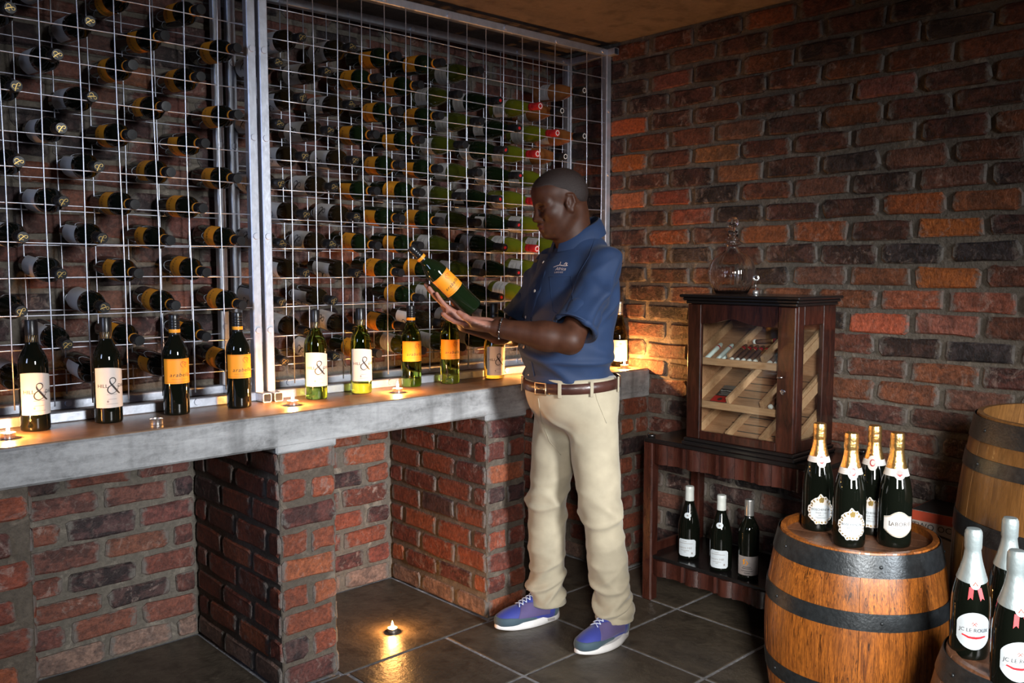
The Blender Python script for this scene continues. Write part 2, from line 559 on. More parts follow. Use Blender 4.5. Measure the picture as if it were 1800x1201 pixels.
def lay(parent, face, rows, u0, u1, pitch, joint, pal, seed, hide=None, header_rows=None, pos=None, rest=None, pale_base=False):
    """lay single bricks on a wall face; pos(u, z) -> (location, rotation)"""
    r = random.Random(seed)
    made = []
    for ri, z in rows:
        off = joint(ri)
        hd = header_rows and header_rows(ri)
        p = pitch / 2 if hd else pitch
        k0 = math.floor((u0 - off) / p)
        u = off + k0 * p
        while u < u1 - 0.01:
            a, b = max(u, u0), min(u + p, u1)
            u += p
            ln = (b - a) - 0.018
            if ln < 0.035:
                continue
            uc = (a + b) / 2 + r.uniform(-.003, .003)
            zz = z + r.uniform(-.004, .004)
            if hide and hide(uc, zz):
                continue
            use_h = ln < 0.15
            me = r.choice(HEADERS if use_h else BRICKS)
            loc, rz = pos(uc, zz)
            sx = ln / (0.104 if use_h else 0.222) * r.uniform(0.97, 1.01)
            sz = r.uniform(0.96, 1.10)
            flip = r.choice((1, -1))
            col = pick(pal, r)
            if pale_base and ri == 0:
                col = (0.20, 0.125, 0.095, .5)
            rot = (r.uniform(-.02, .02), r.uniform(-.012, .012), rz + r.uniform(-.012, .012))
            if rest is not None and rest(uc, zz):
                made.append((None, loc, rot, (sx, 1, sz), me, col))
                continue
            o = obj('brick', me, parent, loc, rot, (sx, r.uniform(.8, 1.25), sz))
            if flip < 0:
                o.rotation_euler[1] += PI
            o.color = col
            made.append((o, loc, rot, (sx, 1, sz), me, col))
    # the far, unseen run of bricks is one joined part
    far = [m for m in made if m[0] is None]
    if far:
        b = MB()
        for _, loc, rot, sc, me, col in far:
            mt = Matrix.LocRotScale(Vector(loc), Matrix.Rotation(rot[2], 3, 'Z').to_quaternion(), Vector(sc))
            b.add([v.co for v in me.vertices], [tuple(p.vertices) for p in me.polygons], mt)
        o = obj('brick_run', b.mesh('brick_run', M['brick']), parent)
        o.color = (0.13, 0.042, 0.028, .7)
        tag(o, kind='stuff')
    return [m for m in made if m[0] is not None]


def structure(name, mb, mat):
    return tag(obj(name, mb.mesh(name, mat)), kind='structure')


wall_back = structure('wall_back', MB().box(-4.6, 0.06, 0.002, 0.10, 0, ZC), M['mortar'])
wall_right = structure('wall_right', MB().box(0.002, 0.10, -4.2, 0.06, 0, ZC), M['mortar'])
ceiling = structure('ceiling', MB().box(-4.6, 0.10, -4.2, 0.10, ZC, ZC + .08), M['ceiling'])

rows_up = [(i, 1.459 + 0.0875 * i) for i in range(-6, 12)]
rows_all = [(i, 1.459 + 0.0875 * i) for i in range(-16, 12)]
rows_low = [(i, 0.041 + 0.0905 * i) for i in range(0, 9)]
back_pos = lambda u, z: ((u, 0.0, z), 0.0)
lay(wall_back, 'y', [q for q in rows_up if q[1] > 0.95], -4.5, 0.0, 0.245, lambda i: 0.07 + (0.12 if i % 2 else 0), PAL_BACK, 1, pos=back_pos, rest=lambda u, z: u < -2.95)
for a, b, sd in ((-2.645, -1.928, 2), (-1.709, -1.03, 3), (-0.81, -0.222, 4)):
    lay(wall_back, 'y', rows_low, a, b, 0.245, lambda i: (0.06 if i % 2 else -0.06), PAL_PIER if sd != 2 else [((0.20, 0.062, 0.038), .4, 30), ((0.15, 0.05, 0.038), .6, 25), ((0.24, 0.085, 0.05), .3, 20), ((0.075, 0.036, 0.034), .9, 16)], sd, pos=back_pos, pale_base=True)
right_bricks = lay(wall_right, 'x', rows_all, -0.02, 3.9, 0.245, lambda i: (1.861 if i % 2 else 1.979), PAL_WALL, 5, pos=lambda u, z: ((0.0, -u, z), -PI / 2), rest=lambda u, z: u > 2.44)

# bricks whose colour stands out in the right wall
ORANGE, SALMON, BLACK, TAN = (0.33, 0.095, 0.018, .25), (0.42, 0.095, 0.045, .2), (0.030, 0.024, 0.028, 1.0), (0.26, 0.11, 0.05, .2)
for px, py, c in [(1640, 487, ORANGE), (1668, 400, ORANGE), (1545, 568, SALMON), (1109, 212, (0.40, 0.095, 0.028, .1)), (1105, 280, ORANGE), (1103, 350, (0.36, 0.12, 0.05, .2)), (1605, 527, (0.30, 0.085, 0.04, .4)), (1470, 420, TAN), (1605, 443, BLACK), (1735, 443, BLACK), (1725, 628, BLACK), (1700, 570, (0.24, 0.085, 0.06, .5)), (1735, 527, (0.24, 0.075, 0.045, .4)), (1260, 265, (0.24, 0.105, 0.04, .4)), (1310, 300, (0.26, 0.10, 0.04, .3)), (1190, 355, (0.20, 0.05, 0.03, .3)), (1250, 375, (0.22, 0.06, 0.035, .4)), (1180, 410, (0.25, 0.07, 0.025, .5)), (1770, 355, (0.22, 0.075, 0.03, .5)), (1620, 360, (0.28, 0.075, 0.02, .5)), (1520, 160, (0.19, 0.065, 0.05, .3)), (1205, 128, (0.20, 0.065, 0.045, .3)), (1400, 400, (0.27, 0.075, 0.025, .3))]:
    p = on_plane(0, 0.0, px, py)
    best = min(right_bricks, key=lambda m: (m[1][1] - p.y) ** 2 + 4 * (m[1][2] - p.z) ** 2)
    best[0].color = c

PIER_NAMES = ['wall_pier_left', 'wall_pier_middle', 'wall_pier_right', 'wall_pier_corner']
for i, ((xa, xb), nm) in enumerate(zip(PIERS, PIER_NAMES)):
    g = 0.006
    top = LEDGE_Z0 + 0.001
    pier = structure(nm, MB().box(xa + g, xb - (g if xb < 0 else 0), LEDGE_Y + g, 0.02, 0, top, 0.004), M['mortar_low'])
    hr = lambda k: k % 2 == 1
    lay(pier, 'y', rows_low, xa, xb, 0.222 if i else 0.245, lambda k, xa=xa: xa, PAL_PIER, 20 + i, header_rows=hr, pos=lambda u, z: ((u, LEDGE_Y + g, z), 0.0))
    if i:
        lay(pier, 'x', rows_low, 0.0, -LEDGE_Y, 0.235, lambda k: (0.10 if k % 2 else -0.012), PAL_PIER, 40 + i, pos=lambda u, z, xa=xa: ((xa + g, -u, z), -PI / 2), pale_base=True)
    if i < 3:
        lay(pier, 'x', rows_low, 0.0, -LEDGE_Y, 0.235, lambda k: (0.10 if k % 2 else -0.012), PAL_PIER, 60 + i, pos=lambda u, z, xb=xb: ((xb - g, -u, z), PI / 2), pale_base=True)

# floor: grout bed with slate tiles
floor = structure('floor', MB().box(-4.6, 0.1, -4.2, 0.1, -0.06, -0.003), M['grout'])
GX = [-0.383 + 0.4365 * 1] + [-0.383 - 0.4365 * i for i in range(0, 10)]
GY = [-0.675 - 0.4335 * i for i in range(0, 9)]
tile_cache = {}


def tile_mesh(wx, wy):
    key = (round(wx, 3), round(wy, 3))
    if key not in tile_cache:
        tile_cache[key] = MB().box(-wx / 2, wx / 2, -wy / 2, wy / 2, -0.012, 0.0, 0.0022).mesh('tile', M['tile'])
    return tile_cache[key]


def put_tile(x0, x1, y0, y1):
    g = 0.0066
    obj('tile', tile_mesh(x1 - x0 - 2 * g, y1 - y0 - 2 * g), floor, ((x0 + x1) / 2, (y0 + y1) / 2, rng.uniform(-.0006, .0006)))


for i in range(len(GX) - 1):
    for j in range(len(GY) - 1):
        put_tile(GX[i + 1], min(GX[i], 0.0), GY[j + 1], GY[j])
for (a, b) in ((-2.645, -1.928), (-1.709, -1.03), (-0.81, -0.222)):
    put_tile(a, b, -0.675, 0.0)
for (a, b) in PIERS:
    put_tile(a, b, -0.675, -0.655)

# the concrete ledge on the piers
ledge = obj('concrete_ledge', None, None, (-2.0, LEDGE_Y, 0))
tag(ledge, 'long grey cast concrete ledge on brick piers below the wine racks', 'ledge')
b = MB().box(-4.4, 0.002, LEDGE_Y, 0.0, LEDGE_Z0, LEDGE_Z1 - 0.003, 0.007)
for xa, xb in PIERS[1:]:
    b.box(xa - 0.003, xb + (0.003 if xb < 0 else 0), LEDGE_Y + 0.001, LEDGE_Y + .20, LEDGE_Z0 - 0.022, LEDGE_Z0 + 0.01, 0.006)
obj('slab', b.mesh('slab', M['ledge']), ledge, (2.0, -LEDGE_Y, 0))
obj('screed_top', MB().box(-4.4, 0.0015, LEDGE_Y + 0.006, -0.001, LEDGE_Z1 - 0.006, LEDGE_Z1, 0.0025).mesh('screed_top', M['ledge_top']), ledge, (2.0, -LEDGE_Y, 0))

# ------------------------------------------------------------------ text and labels
_text_cache = {}


def text2d(s, size, shear=0.0, align='CENTER', space=1.0, bold=0.0):
    key = (s, round(size, 5), shear, align, space, bold)
    if key in _text_cache:
        return _text_cache[key]
    cu = bpy.data.curves.new('lettering', 'FONT')
    cu.body = s
    cu.size = size
    cu.shear = shear
    cu.align_x = align
    cu.align_y = 'CENTER'
    cu.space_character = space
    cu.offset = bold
    cu.resolution_u = 3
    cu.fill_mode = 'FRONT'
    o = bpy.data.objects.new('lettering', cu)
    COL.objects.link(o)
    dg = bpy.context.evaluated_depsgraph_get()
    me = o.evaluated_get(dg).to_mesh()
    v = [(p.co.x, p.co.y) for p in me.vertices]
    f = [tuple(p.vertices) for p in me.polygons]
    o.evaluated_get(dg).to_mesh_clear()
    bpy.data.objects.remove(o, do_unlink=True)
    bpy.data.curves.remove(cu)
    _text_cache[key] = (v, f)
    return v, f


def stroke2d(pts, wdt):
    v, f = [], []
    for i, (x, y) in enumerate(pts):
        x0, y0 = pts[max(i - 1, 0)]
        x1, y1 = pts[min(i + 1, len(pts) - 1)]
        dx, dy = x1 - x0, y1 - y0
        l = math.hypot(dx, dy) or 1
        ww = wdt * (0.45 + 0.55 * math.sin(PI * (i + .5) / len(pts)))
        v += [(x - dy / l * ww, y + dx / l * ww), (x + dy / l * ww, y - dx / l * ww)]
        if i:
            k = 2 * i
            f.append((k - 2, k - 1, k + 1, k))
    return v, f


class Print:
    """flat artwork that is wrapped round a bottle"""

    def __init__(s):
        s.v, s.f = [], []

    def add(s, vf, du=0.0, dv=0.0, sc=1.0, rot=0.0):
        n = len(s.v)
        c, sn = math.cos(rot), math.sin(rot)
        s.v += [((x * c - y * sn) * sc + du, (x * sn + y * c) * sc + dv) for x, y in vf[0]]
        s.f += [tuple(i + n for i in f) for f in vf[1]]
        return s

    def wrap(s, R, off, z0=0.0):
        out = []
        for u, v in s.v:
            r = R(v + z0)
            a = u / max(r, 0.02)
            out.append(((r + off) * math.sin(a), -(r + off) * math.cos(a), v + z0))
        return out, s.f


def rect2d(u0, u1, v0, v1, nu=1, nv=1):
    v = [(u0 + (u1 - u0) * i / nu, v0 + (v1 - v0) * j / nv) for j in range(nv + 1) for i in range(nu + 1)]
    f = [(j * (nu + 1) + i, j * (nu + 1) + i + 1, (j + 1) * (nu + 1) + i + 1, (j + 1) * (nu + 1) + i) for j in range(nv) for i in range(nu)]
    return v, f


def sheet2d(u0, u1, vb, vt, nu=16, nv=5):
    v = []
    for j in range(nv + 1):
        for i in range(nu + 1):
            u = u0 + (u1 - u0) * i / nu
            t = i / nu
            a, b = vb(t), vt(t)
            v.append((u, a + (b - a) * j / nv))
    f = [(j * (nu + 1) + i, j * (nu + 1) + i + 1, (j + 1) * (nu + 1) + i + 1, (j + 1) * (nu + 1) + i) for j in range(nv) for i in range(nu)]
    return v, f


def blob2d(rfun, nr=5, na=72):
    v, f = [(0.0, 0.0)], []
    for j in range(1, nr + 1):
        for k in range(na):
            a = 2 * PI * k / na
            x, y = rfun(a)
            v.append((x * j / nr, y * j / nr))
    for k in range(na):
        f.append((0, 1 + k, 1 + (k + 1) % na))
    for j in range(nr - 1):
        for k in range(na):
            a = 1 + j * na + k
            b2 = 1 + j * na + (k + 1) % na
            f.append((a, a + na, b2 + na, b2))
    return v, f


def prof_fun(prof):
    zs = [p[1] for p in prof]
    rs = [p[0] for p in prof]
    return lambda z: float(np.interp(z, zs, rs))


# ------------------------------------------------------------------ bottle shapes
def smooth_prof(p, n=3):
    """Catmull-Rom resampling of a profile for soft shoulders"""
    out = []
    for i in range(len(p) - 1):
        p0, p1, p2, p3 = p[max(i - 1, 0)], p[i], p[i + 1], p[min(i + 2, len(p) - 1)]
        for k in range(n):
            t = k / n
            q = []
            for c in (0, 1):
                q.append(0.5 * (2 * p1[c] + (p2[c] - p0[c]) * t + (2 * p0[c] - 5 * p1[c] + 4 * p2[c] - p3[c]) * t * t + (3 * p1[c] - p0[c] - 3 * p2[c] + p3[c]) * t ** 3))
            out.append(tuple(q))
    out.append(p[-1])
    return out


FOOT_BX = [(0.0305, 0.0), (0.0350, 0.0015), (0.0368, 0.006), (0.0372, 0.012)]
BX = FOOT_BX + smooth_prof([(0.0372, 0.180), (0.0366, 0.193), (0.0335, 0.207), (0.0268, 0.222), (0.0200, 0.235), (0.0160, 0.247), (0.0146, 0.258)], 3) + [(0.0142, 0.30)]
FOOT_BG = [(0.032, 0.0), (0.0370, 0.002), (0.0392, 0.007), (0.0396, 0.013)]
BG = FOOT_BG + smooth_prof([(0.0396, 0.128), (0.0372, 0.152), (0.0315, 0.180), (0.0240, 0.208), (0.0182, 0.230), (0.0152, 0.250)], 3) + [(0.0145, 0.296)]
FOOT_CH = [(0.033, 0.0), (0.0405, 0.002), (0.0430, 0.008), (0.0437, 0.016)]
CH = FOOT_CH + smooth_prof([(0.0437, 0.130), (0.0412, 0.158), (0.0345, 0.190), (0.0262, 0.219), (0.0200, 0.243), (0.0170, 0.264)], 3) + [(0.0160, 0.305)]

TPL = {}


def template(key, prof, glass, caps, prints, seg=32):
    """parts: glass body, cap pieces (profile, material, name), prints (Print, material, name, offset, z0)"""
    R = prof_fun(prof)
    parts = [('glass', MB().lathe(prof, seg).mesh('glass', glass, auto=50), None)]
    for nm, pr, mt in caps:
        parts.append((nm, MB().lathe(pr, 28).mesh(nm, mt, auto=40), None))
    for nm, p, mt, off, z0, par in prints:
        v, f = p.wrap(R if not callable(par) else par, off, z0)
        parts.append((nm, mesh_from(nm, v, f, mt, True), 'label' if nm in ('lettering', 'drawing', 'border') else None))
    TPL[key] = parts
    return parts


SC_BLACK = [(0.0158, 0.2480), (0.0160, 0.2490), (0.0160, 0.268), (0.0156, 0.2685), (0.0156, 0.270), (0.0161, 0.2705), (0.0161, 0.309), (0.0150, 0.311), (0.004, 0.3112)]
RIB_CAP = [(0.0158, 0.248), (0.0160, 0.249)]
for k in range(5):
    z = 0.262 + k * 0.008
    RIB_CAP += [(0.0160, z), (0.0152, z + .001), (0.0152, z + .0025), (0.0161, z + .0035)]
RIB_CAP += [(0.0161, 0.308), (0.0150, 0.311), (0.004, 0.3112)]

capR = lambda z: 0.0160


def hatch():
    p = Print()
    for k in range(15):
        u = -0.05 + k * 0.0067
        p.add(([(u, 0.0), (u + 0.0012, 0.0), (u + 0.0068, 0.018), (u + 0.0056, 0.018)], [(0, 1, 2, 3)]))
    return p


def ampersand(h):
    """calligraphic ampersand, heavy falling diagonal and fine loops"""
    p = Print()

    def curve(pts, w0):
        out = []
        for i in range(len(pts) - 1):
            a, b_, c, d = pts[max(i - 1, 0)], pts[i], pts[i + 1], pts[min(i + 2, len(pts) - 1)]
            for k in range(5):
                t = k / 5
                out.append(tuple(h * .5 * (2 * b_[q] + (c[q] - a[q]) * t + (2 * a[q] - 5 * b_[q] + 4 * c[q] - d[q]) * t * t + (3 * b_[q] - a[q] - 3 * c[q] + d[q]) * t ** 3) for q in (0, 1)))
        out.append((pts[-1][0] * h, pts[-1][1] * h))
        p.add(stroke2d(out, w0 * h))
    curve([(-.20, .34), (-.17, .18), (-.02, -.04), (.16, -.28), (.34, -.48), (.42, -.50)], .058)
    curve([(-.20, .30), (-.19, .42), (-.08, .50), (.06, .48), (.14, .36), (.10, .22), (-.04, .10)], .030)
    curve([(.10, .22), (-.06, .08), (-.26, -.06), (-.34, -.24), (-.28, -.42), (-.12, -.50), (.06, -.44)], .034)
    curve([(-.02, -.47), (.12, -.40), (.26, -.24), (.33, -.06)], .020)
    curve([(.20, -.05), (.33, -.06), (.42, -.03)], .016)
    return p.v, p.f


def hd_prints(paper_off=0.0006):
    top = lambda t: 0.160 + 0.007 * math.sin(PI * (0.15 + 0.85 * t)) - 0.004 * t
    lab = Print().add(sheet2d(-0.047, 0.047, lambda t: 0.047, top, 20, 6))
    txt = Print()
    txt.add(text2d('HILL', 0.0145, space=1.0), -0.0245, 0.111).add(text2d('DALE', 0.0145, space=1.0), 0.034, 0.111)
    amp = Print().add(ampersand(0.046), 0.004, 0.112)
    small = Print()
    for dv, hw in ((0.086, .014), (0.072, 0.012), (0.058, 0.016)):
        small.add(rect2d(-hw, hw, dv, dv + .0011, 6))
    small.add(blob2d(lambda a: (.0026 * math.cos(a), .0035 * math.sin(a)), 1, 10), -0.012, 0.066)
    return [('label', lab, M['white_paper'], 0.0005, 0, None), ('lettering', txt, M['ink'], 0.0009, 0, None), ('drawing', amp, M['ink'], 0.0009, 0, None), ('border', small, M['grey_ink'], 0.0009, 0, None)]


def arab_prints():
    lab = Print().add(sheet2d(-0.047, 0.047, lambda t: 0.099, lambda t: 0.176, 20, 3))
    txt = Print().add(text2d('arabella', 0.0165, shear=0.25, space=1.2), 0.004, 0.126)
    horse = Print()
    for pts in ([(-.008, .014), (-.003, .018), (.003, .016), (.007, .011), (.010, .008)], [(.010, .008), (.006, .006), (.003, .009)], [(-.008, .014), (-.010, .009), (-.007, .003), (-.002, -.002)], [(.003, .009), (.004, .003), (.008, -.001)], [(-.003, .018), (-.004, .012), (.001, .009)], [(.002, .014), (.008, .013)], [(.006, .016), (.012, .012)]):
        horse.add(stroke2d(pts, 0.0007), 0.014, 0.150)
    bor = Print()
    for dv in (0.1035, 0.1725):
        bor.add(rect2d(-0.043, 0.043, dv, dv + .0008, 14))
    bor.add(rect2d(-0.022, 0.024, 0.1125, 0.1132, 8))
    return [('label', lab, M['orange_paper'], 0.0005, 0, None), ('lettering', txt, M['ink'], 0.0009, 0, None), ('drawing', horse, M['red_ink'], 0.0009, 0, None), ('border', bor, M['red_ink'], 0.0009, 0, None)]


def disc_print(vf, z):
    """artwork on the flat top of a cap"""
    v, f = vf
    return [(x, y, z) for x, y in v], f


hd_cap = [('screw_cap', SC_BLACK, M['black_cap'])]
ar_cap = [('screw_cap', RIB_CAP, M['black_cap']), ('collar_band', [(0.0163, 0.2555), (0.0165, 0.256), (0.0165, 0.2655), (0.0163, 0.266)], M['orange_paper'])]
hatch_print = [('cap_hatching', hatch(), M['gold_print'], 0.0004, 0.250, capR)]
template('hd_red', BX, M['dark_glass'], hd_cap, hd_prints() + hatch_print)
template('hd_white', BX, M['green_glass'], hd_cap, hd_prints() + hatch_print)
template('ar_red', BX, M['dark_glass'], ar_cap, arab_prints())
template('ar_white', BX, M['green_glass'], ar_cap, arab_prints())
template('ar_held', BX, M['dgreen_glass'], ar_cap, arab_prints())

# lying bottles in the racks
emb_v, emb_f = disc_print(ampersand(0.022), 0.3116)
EMB = mesh_from('cap_emblem', emb_v, emb_f, M['gold_print'])
dot_v, dot_f = disc_print(blob2d(lambda a: (.0062 * math.cos(a), .0075 * math.sin(a)), 1, 14), 0.3116)
DOT = mesh_from('cap_emblem', dot_v, dot_f, M['red_cap'])
ring_v, ring_f = disc_print(([(r * math.cos(2 * PI * k / 20), r * math.sin(2 * PI * k / 20)) for r in (.008, .0115) for k in range(20)], [(k, (k + 1) % 20, 20 + (k + 1) % 20, 20 + k) for k in range(20)]), 0.3116)
RING = mesh_from('cap_emblem', ring_v, ring_f, M['white_paper'])
template('lie_hd', BX, M['brown_glass'], hd_cap, hd_prints()[:1] + [hd_prints()[2]] + hatch_print, 28)
TPL['lie_hd'].append(('cap_emblem', EMB, None))
template('lie_hd_red', BX, M['dark_glass'], hd_cap, hd_prints()[:1] + hatch_print, 28)
TPL['lie_hd_red'].append(('cap_emblem', EMB, None))
template('lie_ar', BX, M['dark_glass'], ar_cap, arab_prints()[:2], 28)
template('lie_ar_green', BX, M['dgreen_glass'], ar_cap, arab_prints()[:3], 28)


def plain_label(paper, v0=0.05, v1=0.13, hw=0.045, text=None):
    out = [('label', Print().add(sheet2d(-hw, hw, lambda t: v0, lambda t: v1, 16, 3)), paper, 0.0005, 0, None)]
    p = Print()
    for dv, w2 in ((v0 + .018, .02), (v0 + .028, .024), (v0 + .05, .028)):
        p.add(rect2d(-w2, w2, dv, dv + .0022, 6))
    out.append(('lettering', p, M['grey_ink'], 0.0009, 0, None))
    return out


template('lie_olive', BG, M['olive_dim_glass'], hd_cap, plain_label(M['white_paper']), 28)
template('lie_dark', BG, M['dgreen_glass'], hd_cap, plain_label(M['white_paper'], 0.045, 0.115), 28)
TPL['lie_dark'].append(('cap_emblem', DOT, None))
template('lie_redcap', BG, M['olive_glass'], [('screw_cap', SC_BLACK, M['red_cap'])], plain_label(M['white_paper'], 0.04, 0.12), 28)
TPL['lie_redcap'].append(('cap_emblem', RING, None))
template('lie_rose', BG, M['rose_glass'], hd_cap, plain_label(M['white_paper'], 0.05, 0.11), 28)
TPL['lie_rose'].append(('cap_emblem', RING, None))


def put_bottle(key, name, label, group=None, cat='bottle', loc=(0, 0, 0), rz=0.0, quat=None, scale=1.0, radial=1.0):
    root = obj(name, None, None, loc)
    root.rotation_mode = 'QUATERNION'
    root.rotation_quaternion = quat if quat is not None else Quaternion((0, 0, 1), rz)
    root.scale = (scale * radial, scale * radial, scale)
    root.empty_display_size = 0.03
    tag(root, label, cat, group)
    lab = None
    for nm, me, par in TPL[key]:
        o = obj(nm, me, lab if (par == 'label' and lab) else root)
        if nm == 'label':
            lab = o
    return root


# ------------------------------------------------------------------ the two steel racks
TB = 0.032


def sq_tube(p0, p1, size=TB, wall=0.0025, bev=0.003):
    """hollow square tube from p0 to p1 (axis aligned in local space)"""
    p0, p1 = Vector(p0), Vector(p1)
    d = p1 - p0
    q = d.to_track_quat('Z', 'Y').to_matrix().to_4x4()
    mt = Matrix.Translation(p0) @ q
    L = d.length
    h, c = size / 2, bev
    o8 = [(h - c, -h), (h, -h + c), (h, h - c), (h - c, h), (-h + c, h), (-h, h - c), (-h, -h + c), (-h + c, -h)]
    hi = h - wall
    i8 = [(hi - c, -hi), (hi, -hi + c), (hi, hi - c), (hi - c, hi), (-hi + c, hi), (-hi, hi - c), (-hi, -hi + c), (-hi + c, -hi)]
    v = [(x, y, 0) for x, y in o8] + [(x, y, L) for x, y in o8] + [(x, y, 0) for x, y in i8] + [(x, y, L) for x, y in i8]
    f = []
    for a in range(8):
        b2 = (a + 1) % 8
        f += [(a, b2, 8 + b2, 8 + a), (16 + b2, 16 + a, 24 + a, 24 + b2), (8 + a, 8 + b2, 24 + b2, 24 + a), (b2, a, 16 + a, 16 + b2)]
    return MB().add(v, f, mt)


def wobbly(p0, p1, r, amp, rr, n=9, seg=6):
    p0, p1 = Vector(p0), Vector(p1)
    ph, ph2 = rr.uniform(0, 6), rr.uniform(0, 6)
    d = (p1 - p0).normalized()
    side = d.cross(Vector((0, 1, 0)))
    pts = []
    for i in range(n):
        t = i / (n - 1)
        e = math.sin(PI * t)
        pts.append(p0.lerp(p1, t) + side * amp * e * math.sin(ph + 5.0 * t) + Vector((0, 1, 0)) * amp * .8 * e * math.sin(ph2 + 4 * t))
    return MB().tube(pts, r, seg)


DEP = 0.26
RTOP = 2.424 - LEDGE_Z1


def build_rack(name, label, loc, rz, length, vx, hz, left_side=True):
    rr = random.Random(int(length * 1000))
    root = obj(name, None, None, loc, (0, 0, rz))
    tag(root, label, 'wine rack', 'steel mesh wine racks on the ledge')
    h = TB / 2
    for x in (h, length - h):
        for y in (0, DEP):
            obj('post', sq_tube((x, y, TB), (x, y, RTOP - h)).mesh('post', M['galv']), root)
        for z in (h, RTOP):
            obj('depth_rail', sq_tube((x, -0.072 if z < 1 else -0.062, z), (x, DEP + h, z)).mesh('depth_rail', M['galv']), root)
    for y in (0, DEP):
        for z in (h, RTOP):
            obj('long_rail', sq_tube((TB, y, z), (length - TB, y, z)).mesh('long_rail', M['galv']), root)
    zb, zt = 0.05, RTOP - h
    for y, amp in ((0.0, 0.0045), (DEP, 0.003)):
        for x in vx:
            obj('wire', wobbly((x, y - .004, zb), (x + rr.uniform(-.004, .004), y - .004, zt), 0.0020, amp, rr).mesh('wire', M['wire'], True), root)
        for z in hz:
            obj('wire', wobbly((0.02, y, z), (length - .02, y, z + rr.uniform(-.003, .003)), 0.0020, amp * 1.2, rr, 13).mesh('wire', M['wire'], True), root)
    # washers that clamp the mesh to the frame
    wm = MB().lathe([(0.004, -.003), (0.0105, -.003), (0.0115, -.001), (0.0115, .001), (0.0105, .003), (0.004, .003)], 16, Matrix.Rotation(PI / 2, 4, 'X')).mesh('washer', M['wire'], auto=40)
    for y in (0.0, DEP):
        for i in range(1, len(vx), 3):
            obj('washer', wm, root, (vx[i], y - h - .002, RTOP - .004 if i % 2 else RTOP + .002))
            obj('washer', wm, root, (vx[i], y - h - .002, h + .004))
        for z in (0.25, 0.58, 0.92, 1.22):
            for x in (h, length - h):
                obj('washer', wm, root, (x, y - h - .002, z))
    return root


RR_ROT = -math.atan2(0.057, 1.79)
R_ORG = (-1.800, -0.337)
right_vx = [0.113 + 0.1012 * k for k in range(17)]
right_hz = [2.315 - 0.1045 * k - LEDGE_Z1 - .008 for k in range(13)]
right_rows = [2.222 - 0.1047 * k for k in range(12)]
build_rack('wine_rack', 'galvanised mesh wine rack between the man and the double centre posts', (R_ORG[0], R_ORG[1], LEDGE_Z1), RR_ROT, 1.792, right_vx, right_hz)
LX0 = -3.585
left_vx = [-2.492 + 0.109 * k - LX0 for k in range(-9, 7)]
left_hz = [2.255 - 0.1078 * k - LEDGE_Z1 - .022 for k in range(12)]
left_rows = [2.2485 - 0.1078 * k for k in range(12)]
build_rack('wine_rack', 'galvanised mesh wine rack at the far left, cut by the picture edge', (LX0, -0.333, LEDGE_Z1), 0.0, 1.773, left_vx, left_hz)

# ------------------------------------------------------------------ bottles lying in the racks
ORD = ['top', 'second', 'third', 'fourth', 'fifth', 'sixth', 'seventh', 'eighth', 'ninth', 'tenth', 'eleventh', 'bottom']
KIND = {'lie_hd': ('white-labelled wine bottle with gold-marked cap', 'white-labelled'), 'lie_hd_red': ('dark wine bottle with gold-marked black cap', 'dark'), 'lie_ar': ('orange-labelled dark wine bottle', 'orange-labelled'), 'lie_ar_green': ('orange-labelled green wine bottle', 'orange-labelled'), 'lie_olive': ('olive wine bottle with white label', 'olive'), 'lie_dark': ('dark green bottle with red-dotted cap', 'dark green'), 'lie_redcap': ('yellow-green bottle with red cap', 'red-capped'), 'lie_rose': ('amber rose bottle', 'rose')}
NTH = ['first', 'second', 'third', 'fourth', 'fifth', 'sixth', 'seventh', 'eighth', 'ninth']


def lie(key, x, z, yfront, label, group, rr, roll=None):
    zc = z + rr.uniform(-.003, .003)
    top = Vector((x + rr.uniform(-.008, .008), yfront + rr.uniform(-.012, .012), zc - .001))
    base_dir = Vector((rr.uniform(-.035, .035), 1, 0.083 + rr.uniform(-.012, .02))).normalized()
    base = top + base_dir * 0.311
    if base.y > -0.028:
        sh = base.y + 0.028
        base.y -= sh
        top.y -= sh
    axis = (top - base).normalized()
    q0 = Vector((0, 0, 1)).rotation_difference(axis)
    if roll is None:
        roll = -PI / 2 + rr.uniform(-.5, .75)
    # turn the label towards the open room at the left of the rack
    front = q0 @ Vector((0, -1, 0))
    want = Vector((math.sin(roll), 0, -math.cos(roll)))
    want = (want - axis * want.dot(axis)).normalized()
    ang = math.atan2(axis.dot(front.cross(want)), front.dot(want))
    q = Quaternion(axis, ang) @ q0
    return put_bottle(key, 'wine_bottle', label, group, loc=base, quat=q, radial=1.04)


def fill(rows, cols_of, side, yf):
    rr = random.Random(11 if side == 'right' else 12)
    for ri, z in enumerate(rows):
        cnt = {}
        for x, key in cols_of(ri):
            desc, short = KIND[key]
            n = cnt.get(short, 0)
            cnt[short] = n + 1
            row = ORD[ri] + ' row'
            label = '%s, %s of its kind, %s, %s rack' % (desc, NTH[n], row, side)
            lie(key, x, z, yf(x), label, 'wine bottles lying in the %s rack' % side, rr)


